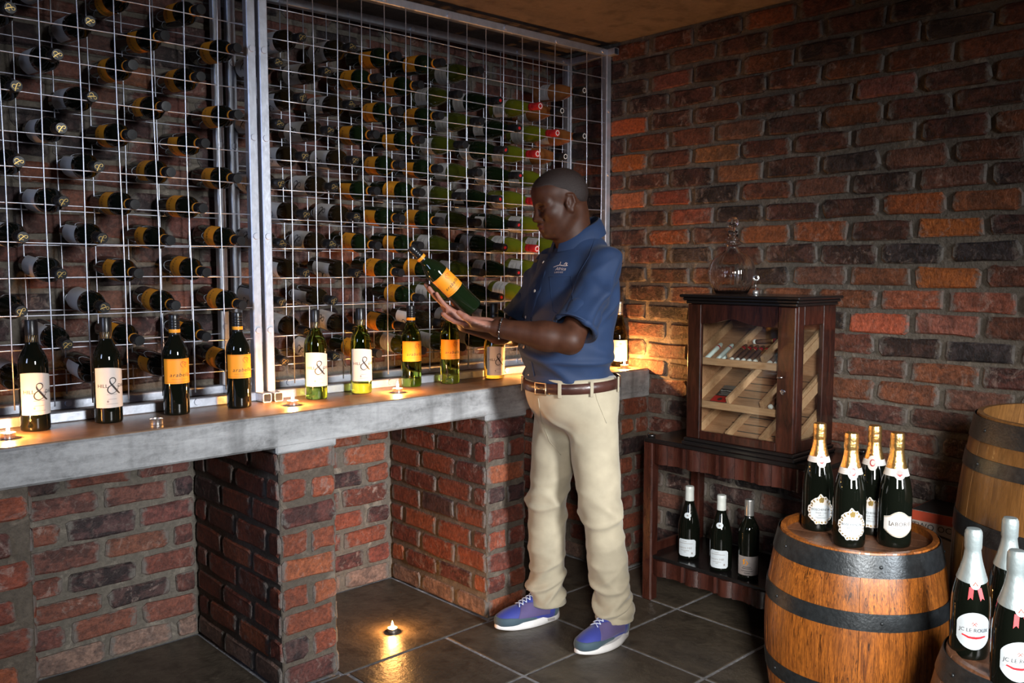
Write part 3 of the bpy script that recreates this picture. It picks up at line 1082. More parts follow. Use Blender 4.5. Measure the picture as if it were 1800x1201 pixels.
def right_cols(ri):
    even = ri % 2 == 0
    out = []
    xs = [(-1.642, 'lie_hd'), (-1.440, 'lie_hd'), (-1.240, 'lie_ar_green'), (-1.035, 'lie_ar_green'), (-0.835, 'lie_olive'), (-0.615, 'lie_dark'), (-0.40, 'lie_redcap')] if even else \
         [(-1.742, 'lie_hd'), (-1.537, 'lie_hd'), (-1.340, 'lie_ar_green'), (-1.140, 'lie_ar_green'), (-0.930, 'lie_olive'), (-0.712, 'lie_dark'), (-0.505, 'lie_redcap')]
    for x, k in xs:
        if ri == 0 and k in ('lie_dark', 'lie_redcap'):
            continue
        if ri == 9 and k == 'lie_ar_green' and x < -1.2:
            continue
        if ri >= 10 and k in ('lie_ar_green', 'lie_olive') and x > -1.2:
            k = 'lie_hd' if ri == 10 else 'lie_olive'
        if ri in (0, 4) and k == 'lie_hd':
            k = 'lie_hd'
        out.append((x, k))
    if ri in (0, 2):
        out.append((-0.217, 'lie_rose'))
    if ri in (1, 3):
        out.append((-0.343, 'lie_rose'))
    if ri in (5, 7):
        out.append((-0.30, 'lie_redcap'))
    return out


def left_cols(ri):
    odd = ri % 2 == 1
    xs = [-2.790, -2.570, -2.350, -2.130, -1.888] if odd else [-2.675, -2.455, -2.240, -2.013]
    return [(x, 'lie_hd_red' if x < -2.3 else 'lie_ar') for x in xs]


fill(right_rows, right_cols, 'right', lambda x: -0.372 - 0.032 * (x + 1.8))
fill(left_rows, left_cols, 'left', lambda x: -0.362)

# ------------------------------------------------------------------ bottles standing on the ledge
def face_cam(loc, off=0.0):
    d = CAM - Vector(loc)
    return math.atan2(d.x, -d.y) + math.radians(off)


LZ = LEDGE_Z1 + 0.0004
STAND = [('hd_red', -2.570, -0.427, 17, 'dark red-wine bottle with white label, leftmost on the ledge beside a lit candle'),
         ('hd_red', -2.369, -0.435, 17, 'dark red-wine bottle with white label, second from the left on the ledge'),
         ('ar_red', -2.158, -0.431, 15, 'dark bottle with orange label standing right of the unlit tealight'),
         ('ar_red', -1.948, -0.437, 15, 'dark bottle with orange label standing just left of the double posts'),
         ('hd_white', -1.657, -0.443, 14, 'green white-wine bottle with white label just right of the double posts'),
         ('hd_white', -1.458, -0.431, 17, 'green white-wine bottle with white label between the two lit ledge candles'),
         ('ar_white', -1.205, -0.405, 16, 'green bottle with orange label behind the right lit ledge candle'),
         ('ar_white', -1.039, -0.443, 14, 'green bottle with orange label standing below the raised hands')]
for key, x, y, off, lab in STAND:
    put_bottle(key, 'wine_bottle', lab, 'bottles standing on the ledge', loc=(x, y, LZ), rz=face_cam((x, y, 1), off), scale=1.03, radial=1.04)

# a sloping-shouldered bottle with the ampersand label near the man, one in the corner behind him
olive_clear = glassy('olive_clear_glass', (0.30, 0.26, 0.05))
hd_b = [(n, p, m_, o_, z_, pr) for n, p, m_, o_, z_, pr in hd_prints()]
template('hd_burg', [(r * 1.02, z) for r, z in BG], olive_clear, [('screw_cap', SC_BLACK, M['black_cap'])], [(n, p, m_, o_, -0.03, pr) for n, p, m_, o_, z_, pr in hd_b])
put_bottle('hd_burg', 'wine_bottle', 'sloping-shouldered olive bottle with white label below the wrist of the man', 'bottles standing on the ledge', loc=(-0.798, -0.445, LZ), rz=face_cam((-0.798, -0.445, 1), 24), scale=1.03, radial=1.06)
lab = [('label', Print().add(sheet2d(-0.040, 0.040, lambda t: 0.028, lambda t: 0.128, 18, 4)), M['white_paper'], 0.0005, 0, None)]
pr = Print().add(blob2d(lambda a: (.006 * math.cos(a), .006 * math.sin(a)), 1, 14), 0.0, 0.110)
for dv, hw in ((0.096, .022), (0.090, .018), (0.05, .02), (0.04, .014)):
    pr.add(rect2d(-hw, hw, dv, dv + .0025, 6))
lab.append(('lettering', pr, M['grey_ink'], 0.0009, 0, None))
template('corner', BG, olive_clear, [('screw_cap', RIB_CAP, M['silver_cap'])], lab)
put_bottle('corner', 'wine_bottle', 'green bottle with silver ribbed cap in the corner behind the man', 'bottles standing on the ledge', loc=(-0.052, -0.512, LZ), rz=face_cam((-0.052, -0.512, 1), 8))


# ------------------------------------------------------------------ tealights
CUP = [(0.0, 0.0003), (0.0175, 0.0), (0.0190, 0.001), (0.0193, 0.0155), (0.0198, 0.0162), (0.0190, 0.0164), (0.0186, 0.013), (0.0, 0.0128)]
cup_me = MB().lathe(CUP, 32, cap=False).mesh('cup', M['alu'], auto=40)
wax_me = MB().lathe([(0.0184, 0.0128), (0.0184, 0.0135), (0.012, 0.0132), (0.004, 0.0130), (0.0, 0.0130)], 28, cap=False).mesh('wax', M['wax'], True)
waxc_me = MB().lathe([(0.0184, 0.0128), (0.0184, 0.0140), (0.0, 0.0142)], 28, cap=False).mesh('wax', M['wax_cold'], True)
wick_me = MB().tube([(0, 0, .013), (0.0005, 0, .018), (0.0012, 0.0003, .0205)], 0.0007, 6).mesh('wick', M['ink'])
fl, fnt, fbs = new_mat('candle_flame')
em = N(fnt, 'ShaderNodeEmission')
em.inputs['Strength'].default_value = 55
tcn = fnt.nodes.new('ShaderNodeTexCoord')
sep = fnt.nodes.new('ShaderNodeSeparateXYZ')
fnt.links.new(tcn.outputs['Generated'], sep.inputs[0])
fnt.links.new(ramp(fnt, sep.outputs[2], [(0.0, (1, 0.42, 0.10)), (0.45, (1, 0.72, 0.32)), (1.0, (1, 0.50, 0.12))]), em.inputs['Color'])
trn = N(fnt, 'ShaderNodeBsdfTransparent')
ads = N(fnt, 'ShaderNodeAddShader')
fnt.links.new(em.outputs[0], ads.inputs[0])
fnt.links.new(trn.outputs[0], ads.inputs[1])
fnt.links.new(ads.outputs[0], fnt.nodes['Material Output'].inputs['Surface'])
flame_me = MB().lathe([(0.0003, 0.0170), (0.0032, 0.0195), (0.0047, 0.0235), (0.0045, 0.0280), (0.0030, 0.0345), (0.0012, 0.0410), (0.0001, 0.0445)], 14).mesh('flame', fl, True)


def tealight(loc, label, lit=True, power=5.5):
    root = obj('tealight_candle', None, None, loc)
    root.empty_display_size = .02
    tag(root, label, 'candle', 'tealight candles')
    obj('cup', cup_me, root)
    obj('wax', wax_me if lit else waxc_me, root)
    obj('wick', wick_me, root)
    if lit:
        obj('flame', flame_me, root)
        ld = bpy.data.lights.new('candle_light', 'POINT')
        ld.energy = power
        ld.color = (1.0, 0.43, 0.11)
        ld.shadow_soft_size = 0.006
        lo = obj('candle_light', ld, root, (0.0, 0, 0.033))
    return root


tealight((-2.662, -0.516, LZ), 'lit tealight at the far left end of the ledge')
tealight((-2.278, -0.573, LZ), 'unlit tealight in a bright metal cup on the ledge', False)
tealight((-1.795, -0.522, LZ), 'lit tealight on the ledge beside the open tube ends')
tealight((-1.351, -0.515, LZ), 'lit tealight on the ledge in front of the orange-labelled green bottle')
tealight((-0.098, -0.582, LZ), 'lit tealight on the ledge in the corner behind the man', True, 12.0)
tealight((-0.645, -0.50, LZ), 'lit tealight on the ledge hidden behind the waist of the man', True, 5.5)
tealight((-1.375, -0.497, 0.0004), 'lit tealight on the floor between two brick piers', True, 4.5)

# ------------------------------------------------------------------ console table against the right wall
TBL = obj('console_table', None, None, (-0.400, -0.937, 0), (0, 0, -PI / 2))
tag(TBL, 'dark mahogany console table with scalloped aprons below the cigar cabinet', 'table')
TW, TD = 0.80, 0.385
for x in (0.0, TW - 0.048):
    for y in (0.0, TD - 0.048):
        lg = obj('leg', MB().box(0, .048, 0, .048, 0, .686, .006).mesh('leg', M['mahogany_plain']), TBL, (x, y, 0))
        obj('finial', MB().lathe([(0.017, 0.0), (0.021, .003), (0.021, .007), (0.014, .010), (0.016, .014), (0.0175, .019), (0.013, .024), (0.004, .027)], 20).mesh('finial', M['black_lacquer'], auto=60), lg, (.024, .024, .686))
obj('table_top', MB().box(.006, TW - .006, -.004, TD, .677, .697, .004).mesh('table_top', M['black_lacquer']), TBL)
obj('lower_shelf', MB().box(.01, TW - .01, .012, TD - .005, .182, .198, .003).mesh('lower_shelf', M['black_lacquer']), TBL)


def scallop(x0, x1, z0, z1, y, depth=0.020, per=0.078, thick=0.014):
    n = int((x1 - x0) / per * 12)
    v, f = [], []
    for i in range(n + 1):
        x = x0 + (x1 - x0) * i / n
        ph = (x - x0) / per
        k = int(ph)
        t = ph - k
        d = -depth * math.sin(PI * t) if k % 2 == 0 else -depth * (1 - math.sin(PI * t)) * .7
        for yy in (y + d, y + thick):
            for z in (z0, z1):
                v.append((x, yy, z))
    for i in range(n):
        a, b = i * 4, i * 4 + 4
        f += [(a, b, b + 1, a + 1), (a + 2, a + 3, b + 3, b + 2), (a + 1, b + 1, b + 3, a + 3), (a, a + 2, b + 2, b)]
    f += [(0, 1, 3, 2), (n * 4, n * 4 + 2, n * 4 + 3, n * 4 + 1)]
    return MB().add(v, f)


obj('apron', scallop(.046, TW - .046, .592, .677, .018).mesh('apron', M['mahogany_plain'], auto=35), TBL)
obj('apron', scallop(.046, TW - .046, .118, .184, .018).mesh('apron', M['mahogany_plain'], auto=35), TBL)
for x in (.010, TW - .026):
    obj('side_rail', MB().box(x, x + .016, .046, TD - .046, .60, .677, .003).mesh('side_rail', M['mahogany_plain']), TBL)
    obj('side_rail', MB().box(x, x + .016, .046, TD - .046, .150, .235, .003).mesh('side_rail', M['mahogany_plain']), TBL)

# bottles on its lower shelf
hill = [('label', Print().add(blob2d(lambda a: (max(-.034, min(.034, .044 * math.cos(a))), max(-.036, min(.036, .046 * math.sin(a)))), 5, 48), 0.0, 0.052), M['cool_paper'], 0.0005, 0, None)]
pr = Print().add(text2d('nstom Hill', 0.0125, space=.95), -0.006, 0.052)
for dv, hw, du in ((0.078, .008, -.008), (0.070, .026, -.004), (0.040, .016, -.006), (0.034, .005, -.006)):
    pr.add(rect2d(-hw + du, hw + du, dv, dv + .0018, 6))
pr.add(blob2d(lambda a: (.003 * math.cos(a), .0045 * math.sin(a)), 1, 8), .020, 0.031)
hill.append(('lettering', pr, M['grey_ink'], 0.0009, 0, None))
hill.append(('neck_label', Print().add(blob2d(lambda a: (.0125 * math.cos(a), .0115 * math.sin(a)), 3, 24), 0.0, 0.186), M['cool_paper'], 0.0006, 0, None))
hill.append(('lettering', Print().add(blob2d(lambda a: (.004 * math.cos(a), .0035 * math.sin(a)), 1, 10), 0.0, 0.186), M['grey_ink'], 0.0011, 0, None))
PALE_CAP = [(0.0162, 0.242), (0.0164, 0.243), (0.0158, 0.270), (0.0158, 0.285), (0.0164, 0.287), (0.0162, 0.298), (0.0150, 0.302), (0.004, 0.3025)]
template('hill', BG, M['dark_glass'], [('capsule', PALE_CAP, M['white_cap'])], hill)
put_bottle('hill', 'wine_bottle', 'white-labelled bottle with pale capsule beside the leg of the table', 'bottles on the lower shelf of the table', loc=(-0.300, -1.105, .1984), rz=face_cam((-.3, -1.105, 1), -12), radial=1.12)
put_bottle('hill', 'wine_bottle', 'white-labelled bottle with pale capsule in the middle of the lower shelf', 'bottles on the lower shelf of the table', loc=(-0.325, -1.276, .1984), rz=face_cam((-.325, -1.276, 1), -10), radial=1.12)
SWIRL = [(0.0158, 0.246)]
for k in range(8):
    z = 0.250 + k * 0.0068
    SWIRL += [(0.0163, z), (0.0152, z + .0035)]
SWIRL += [(0.0160, 0.304), (0.0150, 0.308), (0.004, 0.3085)]
gl = [('label', Print().add(sheet2d(-0.042, 0.042, lambda t: 0.018, lambda t: 0.093, 18, 3)), M['grey_paper'], 0.0005, 0, None)]
pr = Print().add(stroke2d([(-.006, -.010), (-.003, -.002), (-.006, .006), (.0, .012)], .003), -.012, .070).add(stroke2d([(-.004, -.008), (.003, .0), (-.002, .009)], .002), -.006, .066)
gl.append(('drawing', pr, M['orange_paper'], 0.0009, 0, None))
p2 = Print()
for dv, hw in ((.050, .014), (.044, .018), (.034, .02), (.026, .01)):
    p2.add(rect2d(-hw - .006, hw - .006, dv, dv + .002, 6))
gl.append(('lettering', p2, M['ink'], 0.0009, 0, None))
template('swirl', [(r * .96, z * .985) for r, z in BX], M['dark_glass'], [('screw_cap', SWIRL, M['silver_cap'])], gl)
put_bottle('swirl', 'wine_bottle', 'dark bottle with twisted silver cap and grey label on the lower shelf', 'bottles on the lower shelf of the table', loc=(-0.325, -1.402, .1984), rz=face_cam((-.325, -1.4, 1), 2), radial=1.12)

# ------------------------------------------------------------------ cigar cabinet (humidor) on the table
HB = obj('cigar_cabinet', None, None, (-0.400, -1.152, .6974), (0, 0, -PI / 2))
tag(HB, 'dark wooden cigar cabinet with glass door and cedar trays on the table', 'cabinet')
HW, HD, HH = 0.465, 0.300, 0.566
mh = M['mahogany']
obj('plinth', MB().box(-.014, HW + .014, -.014, HD + .004, 0, .016, .004).box(-.008, HW + .008, -.008, HD + .002, .016, .030, .004).mesh('plinth', M['black_lacquer']), HB)
obj('cornice', MB().box(-.006, HW + .006, -.006, HD + .004, HH, HH + .012, .003).box(-.016, HW + .016, -.016, HD + .008, HH + .012, HH + .024, .004).box(-.026, HW + .026, -.026, HD + .010, HH + .024, HH + .036, .004).mesh('cornice', M['black_lacquer']), HB)
obj('back_panel', MB().box(.012, HW - .012, HD - .014, HD, .030, HH).mesh('back_panel', M['cedar']), HB)
obj('floor_panel', MB().box(.012, HW - .012, .022, HD - .014, .030, .042).mesh('floor_panel', M['cedar']), HB)
sp = obj('side_panel', MB().box(0, .012, .022, HD, .030, HH, .002).mesh('side_panel', mh), HB)
obj('cedar_lining', MB().box(.012, .018, .024, HD - .014, .042, HH - .02).mesh('cedar_lining', M['cedar']), sp)
sf = obj('side_frame', MB().box(HW - .018, HW, .022, .064, .030, HH, .002).box(HW - .018, HW, .208, HD, .030, HH, .002).box(HW - .018, HW, .064, .208, HH - .070, HH, .002).box(HW - .018, HW, .064, .208, .030, .072, .002).mesh('side_frame', mh), HB)
obj('pane', MB().box(HW - .011, HW - .008, .060, .212, .068, HH - .066).mesh('pane', M['pane']), sf)
obj('roof_panel', MB().box(.012, HW - .012, .022, HD - .014, HH - .012, HH).mesh('roof_panel', mh), HB)
# door
dr = obj('door', MB().box(0.0, .062, 0, .020, .030, HH - .002, .003).mesh('door_stile', mh), HB)
obj('door_stile', MB().box(.395, HW, 0, .020, .030, HH - .002, .003).mesh('door_stile', mh), dr)
obj('door_rail', MB().box(.062, .395, 0, .020, .030, .064, .003).mesh('door_rail', mh), dr)
v, f = [], []
n = 24
for i in range(n + 1):
    t = i / n
    x = .062 + .333 * t
    zz = .488 + .022 * math.exp(-((t - .42) / .20) ** 2)
    for y in (0.001, .019):
        v += [(x, y, zz), (x, y, HH - .002)]
for i in range(n):
    a, b2 = i * 4, i * 4 + 4
    f += [(a, b2, b2 + 1, a + 1), (a + 2, a + 3, b2 + 3, b2 + 2), (a, a + 2, b2 + 2, b2), (a + 1, b2 + 1, b2 + 3, a + 3)]
obj('door_rail', mesh_from('door_rail', v, f, mh), dr)
obj('pane', MB().box(.058, .399, .009, .0125, .060, .512).mesh('pane', M['pane']), dr)
obj('handle', MB().tube([(.414, -.001, .307), (.414, -.012, .307)], .0035, 10).tube([(.405, -.014, .308), (.414, -.014, .308), (.428, -.014, .310)], [.0028, .0036, .0022], 10).mesh('handle', M['bright'], True), dr)
obj('lock', MB().lathe([(0.0098, 0), (0.0098, .002), (0.0078, .003), (0.0058, .003), (0.005, .0045), (0.0015, .0045), (0.0015, .002)], 22, Matrix.Translation((.421, 0, .255)) @ Matrix.Rotation(PI / 2, 4, 'X')).mesh('lock', M['bright'], auto=35), dr)

SLP = 0.50
TH = math.atan(SLP)


def tray_z(level, y):
    return (.338, .166, .030)[level] + SLP * (y - .030)


def slope_box(x0, x1, s0, s1, h0, h1, level, bev=0.0):
    """box lying on the tray: s along the slope from the front lip, h above the tray surface"""
    mt = Matrix.Translation((0, .030, tray_z(level, .030))) @ Matrix.Rotation(TH, 4, 'X')
    return MB().box(x0, x1, s0, s1, h0, h1, bev, mt)


for lev in range(3):
    s1 = .272 if lev < 2 else .25
    tr = obj('tray', slope_box(.020, HW - .022, 0.014 if lev == 2 else 0.0, s1, -.007, 0.0, lev).mesh('tray', M['cedar']), HB)
    if lev < 2:
        obj('front_lip', MB().box(.020, HW - .022, .022, .031, tray_z(lev, .030) - .012, tray_z(lev, .030) + .016, .0015).mesh('front_lip', M['cedar_pale']), tr)
    obj('tray_side', slope_box(HW - .0216, HW - .0185, .004, s1, -.020, .016, lev).mesh('tray_side', M['cedar_pale']), tr)
    for x in (.0205, .158, .305, HW - .036):
        obj('divider', slope_box(x, x + .013, .018, s1, 0.0, .030 if x > .03 else .034, lev, .001).mesh('divider', M['cedar_pale']), tr)
    if lev:
        for a, b2 in ((.100, .156), (.173, .303), (.322, HW - .04)):
            for s in (.075, .125, .175, .225):
                obj('slot', slope_box(a + (.02 if a < .12 else 0), b2, s, s + .0045, -.004, .0006, lev).mesh('slot', M['ink']), tr)


def on_tray(level, x, s, h):
    mt = Matrix.Translation((0, .030, tray_z(level, .030))) @ Matrix.Rotation(TH, 4, 'X')
    return HB_M @ mt @ Vector((x, s, h))


HB_M = Matrix.Translation((-0.400, -1.152, .6974)) @ Matrix.Rotation(-PI / 2, 4, 'Z')
SL_DIR = (HB_M.to_3x3() @ Matrix.Rotation(TH, 3, 'X') @ Vector((0, 1, 0))).normalized()


def cigar(loc, direction, kind, label, scale=1.0):
    root = obj('cigar', None, None, loc)
    root.rotation_mode = 'QUATERNION'
    root.rotation_quaternion = Vector((0, 0, 1)).rotation_difference(Vector(direction))
    root.scale = (scale,) * 3
    tag(root, label, 'cigar', 'cigars in the cabinet')
    if kind == 'tube':
        obj('tube', MB().lathe([(0.006, 0), (0.0088, .002), (0.0092, .006), (0.0092, .098), (0.0085, .108), (0.006, .115), (0.002, .118)], 18).mesh('tube', M['white_cap'], auto=45), root)
        obj('band', MB().lathe([(0.0094, .085), (0.0095, .0855), (0.0095, .091), (0.0094, .0915)], 18).mesh('band', M['red_cap'], True), root)
    else:
        obj('wrapper_leaf', MB().lathe([(0.007, .006), (0.0086, .008), (0.0092, .03), (0.0092, .09), (0.0085, .108), (0.006, .118), (0.002, .122)], 16).mesh('wrapper_leaf', M['tobacco'], auto=50), root)
        obj('end_cap', MB().lathe([(0.007, 0), (0.0095, .002), (0.0098, .010), (0.009, .011)], 16).mesh('end_cap', M['white_paper'], auto=45), root)
        obj('band', MB().lathe([(0.0094, .086), (0.0096, .0865), (0.0094, .097), (0.0092, .0975)], 16).mesh('band', M['red_cap'], True), root)
        obj('band_edge', MB().lathe([(0.0095, .082), (0.0097, .0825), (0.0096, .0855)], 16).mesh('band_edge', M['gold_print'], True), root)
    return root


for i, x in enumerate((.070, .122, .143)):
    cigar(on_tray(0, x, .006, .0097), SL_DIR, 'tube', ['white cigar tube alone at the left of the top tray', 'white cigar tube, middle of the three tubes', 'thin white cigar tube touching the middle tube'][i], 1.0 if i < 2 else .8)
for i in range(5):
    x = .182 + i * .0255
    cigar(on_tray(0, x, .006, .0098), SL_DIR, 'cigar', 'brown cigar with red band, %s from the left in the row of five' % NTH[i])
cigar(on_tray(0, .200, .150, .012), (HB_M.to_3x3() @ Vector((1, .05, .10))).normalized(), 'cigar', 'brown cigar lying crosswise behind the row of five')
for i, x in enumerate((.345, .372)):
    cigar(on_tray(0, x, .006, .0098), SL_DIR, 'cigar', 'brown cigar near the door stile, %s of the pair at the right' % NTH[i])
for i, x in enumerate((.345, .370)):
    cigar(on_tray(1, x, .02 + .03 * i, .0098), SL_DIR, 'cigar', 'shadowed cigar on the middle tray, %s of two at the right' % NTH[i])
# a flat black and red pack of cigars on the middle tray
q_slope = (HB_M.to_3x3() @ Matrix.Rotation(TH, 3, 'X')).to_quaternion()
pk = obj('cigar_pack', None, None, on_tray(1, .085, .012, .0004))
pk.rotation_mode = 'QUATERNION'
pk.rotation_quaternion = q_slope
tag(pk, 'black and red cigar pack with silver end on the middle cedar tray', 'pack')
obj('carton', MB().box(0, .072, 0, .118, 0, .012, .0015).mesh('carton', M['ink']), pk)
obj('red_panel', MB().box(0.001, .071, .001, .040, .012, .0124).mesh('red_panel', M['red_cap']), pk)
obj('silver_panel', MB().box(0.001, .071, .092, .117, .012, .0124).mesh('silver_panel', M['silver_cap']), pk)
vf = text2d('BackWoods', .0125)
obj('lettering', mesh_from('lettering', [(x + .036, y + .078, .0126) for x, y in vf[0]], vf[1], M['white_paper']), pk)
vf = blob2d(lambda a: (.010 * math.cos(a), .010 * math.sin(a)), 1, 18)
obj('emblem', mesh_from('emblem', [(x + .036, y + .018, .0128) for x, y in vf[0]], vf[1], M['ink']), pk)
pm = MB()
for dv, hw in ((.064, .024), (.056, .018), (.048, .024)):
    pm.add([(.036 - hw, dv, .0127), (.036 + hw, dv, .0127), (.036 + hw, dv + .003, .0127), (.036 - hw, dv + .003, .0127)], [(0, 1, 2, 3)])
obj('small_print', pm.mesh('small_print', M['grey_ink']), pk)

# ------------------------------------------------------------------ decanter and card holder on the cabinet
HT = .6974 + HH + .036
dec_loc = (-0.235, -1.243, HT + .0004)
dc = obj('decanter', None, None, dec_loc)
dc.scale = (1.14, 1.14, 1.14)
tag(dc, 'round fluted clear glass decanter with ball stopper on the cabinet', 'decanter')
Rd = 0.083
prof = [(0.0, 0.004), (0.048, 0.004), (0.053, 0.0), (0.057, 0.004)]
for i in range(1, 17):
    a = -0.86 + (PI / 2 + .58) * i / 17
    prof.append((Rd * math.cos(a), 0.069 + Rd * math.sin(a)))
prof += [(0.022, .158), (0.0195, .168), (0.030, .171), (0.031, .174), (0.021, .177), (0.020, .184), (0.027, .187), (0.028, .190), (0.0185, .192), (0.018, .208)]
inner = [(r - .0035 if r > .012 else r, z) for r, z in prof[3:]]
inner = [(max(r, .012), z) for r, z in inner][::-1] + [(0.045, .012), (0.0, .012)]
seg = 96
v, f = [], []
allp = prof + inner
for i, (r, z) in enumerate(allp):
    fl_amp = 0.0016 if (0.012 < z < 0.135 and i < len(prof)) else 0.0
    for k in range(seg):
        a = 2 * PI * k / seg
        rr_ = r - fl_amp * (abs(math.sin(a * 16)))
        v.append((rr_ * math.cos(a), rr_ * math.sin(a), z))
for i in range(len(allp) - 1):
    for k in range(seg):
        k2 = (k + 1) % seg
        f.append((i * seg + k, i * seg + k2, (i + 1) * seg + k2, (i + 1) * seg + k))
obj('bowl', mesh_from('bowl', v, f, M['clear'], True), dc)
st = MB().lathe([(0.0, .196), (0.0120, .197), (0.0145, .212), (0.0165, .214), (0.0165, .218), (0.009, .222), (0.008, .232)] + [(max(.0005, .0205 * math.sin(PI * t)), .2485 - .0205 * math.cos(PI * t)) for t in [i / 12 for i in range(2, 13)]], 20, cap=False)
obj('stopper', st.mesh('stopper', M['clear'], auto=50), dc)

ch_loc = (-0.245, -1.3575, HT + .0004)
chd = obj('card_holder', None, None, ch_loc, (0, 0, face_cam(ch_loc)))
chd.scale = (1.2, 1.2, 1.2)
tag(chd, 'small metal card holder with spiral ring beside the decanter', 'card holder')
obj('foot', MB().lathe([(0.0085, 0), (0.0095, .001), (0.0095, .010), (0.007, .013), (0.003, .014)], 18).mesh('foot', M['silver_cap'], auto=45), chd)
obj('stem', MB().tube([(0, 0, .013), (0, 0, .043)], .0016, 8).mesh('stem', M['bright'], True), chd)
pts = []
for i in range(40):
    t = i / 39
    a = -PI / 2 + t * 4 * PI
    r = .0105 - .0055 * t
    pts.append((r * math.cos(a), 0.001 * t, .053 + r * math.sin(a)))
obj('spiral_ring', MB().tube(pts, .0014, 6).mesh('spiral_ring', M['bright'], True), chd)


# ------------------------------------------------------------------ barrels
def barrel(loc, h, rh, rb, label, wood, hoops, nst=20, recess=0.03, rot=0.0, seed=1):
    root = obj('oak_barrel', None, None, loc, (0, 0, rot))
    tag(root, label, 'barrel', 'oak barrels')
    Rf = lambda z: rh + (rb - rh) * (1 - (2 * z / h - 1) ** 2)
    th = 0.020
    r = random.Random(seed)
    wts = [r.uniform(.75, 1.3) for _ in range(nst)]
    tot = sum(wts)
    a = 0.0
    nz = 12
    for wgt in wts:
        da = 2 * PI * wgt / tot
        v, f = [], []
        na = 4
        dr_ = r.uniform(-.0006, .0006)
        for iz in range(nz + 1):
            z = h * iz / nz
            for ia in range(na + 1):
                t = ia / na
                ang = a + da * (0.006 + 0.988 * t)
                ro = Rf(z) + dr_ - (0.0016 if ia in (0, na) else 0.0)
                ch = 0.004 if iz in (0, nz) else 0
                v.append(((ro - ch) * math.cos(ang), (ro - ch) * math.sin(ang), z))
            for ia in range(na + 1):
                t = ia / na
                ang = a + da * (0.006 + 0.988 * t)
                ri = Rf(z) - th
                v.append((ri * math.cos(ang), ri * math.sin(ang), z))
        w2 = 2 * (na + 1)
        for iz in range(nz):
            b0, b1 = iz * w2, (iz + 1) * w2
            for ia in range(na):
                f.append((b0 + ia, b0 + ia + 1, b1 + ia + 1, b1 + ia))
                o_ = na + 1
                f.append((b0 + o_ + ia + 1, b0 + o_ + ia, b1 + o_ + ia, b1 + o_ + ia + 1))
            f.append((b0, b1, b1 + na + 1, b0 + na + 1))
            f.append((b0 + na, b0 + 2 * na + 1, b1 + 2 * na + 1, b1 + na))
        for ia in range(na):
            f.append((ia, na + 1 + ia, na + 2 + ia, ia + 1))
            b1 = nz * w2
            f.append((b1 + ia, b1 + ia + 1, b1 + na + 2 + ia, b1 + na + 1 + ia))
        me = mesh_from('stave', v, f, wood, True)
        sharp_edges(me, 40)
        obj('stave', me, root)
        a += da
    # head boards
    hz = h - recess
    rin = Rf(hz) - th + .001
    nb = 6
    for i in range(nb):
        x0, x1 = -rin + 2 * rin * i / nb + .0008, -rin + 2 * rin * (i + 1) / nb - .0008
        xs = [x0 + (x1 - x0) * k / 8 for k in range(9)]
        ys = [math.sqrt(max(0, rin * rin - min(abs(x), rin) ** 2)) for x in xs]
        v, f = [], []
        for x, y in zip(xs, ys):
            v += [(x, -y, hz - .015), (x, y, hz - .015), (x, -y, hz), (x, y, hz)]
        for k in range(8):
            p, q = k * 4, k * 4 + 4
            f += [(p + 2, q + 2, q + 3, p + 3), (p, p + 1, q + 1, q), (p, q, q + 2, p + 2), (p + 1, p + 3, q + 3, q + 1)]
        f += [(0, 2, 3, 1), (32, 33, 35, 34)]
        obj('head_board', mesh_from('head_board', v, f, M['oak_head']), root)
    for z0, z1 in hoops:
        n = 5
        prof = [(Rf(z0 + (z1 - z0) * k / n) + .0028, z0 + (z1 - z0) * k / n) for k in range(n + 1)]
        prof = [(prof[0][0] - .0024, z0)] + prof + [(prof[-1][0] - .0024, z1)]
        hp = obj('hoop', MB().lathe(prof, 96, cap=False).mesh('hoop', M['hoop'], auto=50), root)
        rv = MB().lathe([(0.0055, 0), (0.005, .002), (0.0025, .0034), (0.0, .0036)], 10, cap=False).mesh('rivet', M['hoop'], True)
        for k in range(5):
            ang = 2 * PI * k / 5 + 3.55
            zm = (z0 + z1) / 2
            nrm = Vector((math.cos(ang), math.sin(ang), 0))
            rv_o = obj('rivet', rv, hp, nrm * (Rf(zm) + .0026) + Vector((0, 0, zm)))
            rv_o.rotation_mode = 'QUATERNION'
            rv_o.rotation_quaternion = Vector((0, 0, 1)).rotation_difference(nrm)
    return root


B1 = (-0.705, -2.010)
barrel((B1[0], B1[1], 0), .600, .229, .268, 'small oak barrel with gold-foiled bottles on its head', M['oak'], [(.534, .596), (.388, .437), (.163, .212), (.004, .066)], 20, .026, .3, 3)
B2 = (-0.385, -2.520)
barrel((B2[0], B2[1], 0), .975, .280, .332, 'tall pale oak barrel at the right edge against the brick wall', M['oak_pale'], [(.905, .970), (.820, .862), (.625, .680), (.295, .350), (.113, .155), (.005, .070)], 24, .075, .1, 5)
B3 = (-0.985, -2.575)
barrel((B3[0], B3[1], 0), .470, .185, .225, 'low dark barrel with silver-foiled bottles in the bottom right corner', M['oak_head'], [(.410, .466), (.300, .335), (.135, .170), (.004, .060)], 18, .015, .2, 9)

# ------------------------------------------------------------------ sparkling wine
chR = prof_fun(CH)
GOLD = [(chR(.205) + .0008, .205)] + [(chR(z) + .0009, z) for z in (.212, .222, .232, .242, .252, .262)] + [(0.0178, .266), (0.0172, .268), (0.0188, .272), (0.0190, .280), (0.0184, .296), (0.0187, .306), (0.0172, .3135), (0.013, .316), (0.002, .3165)]


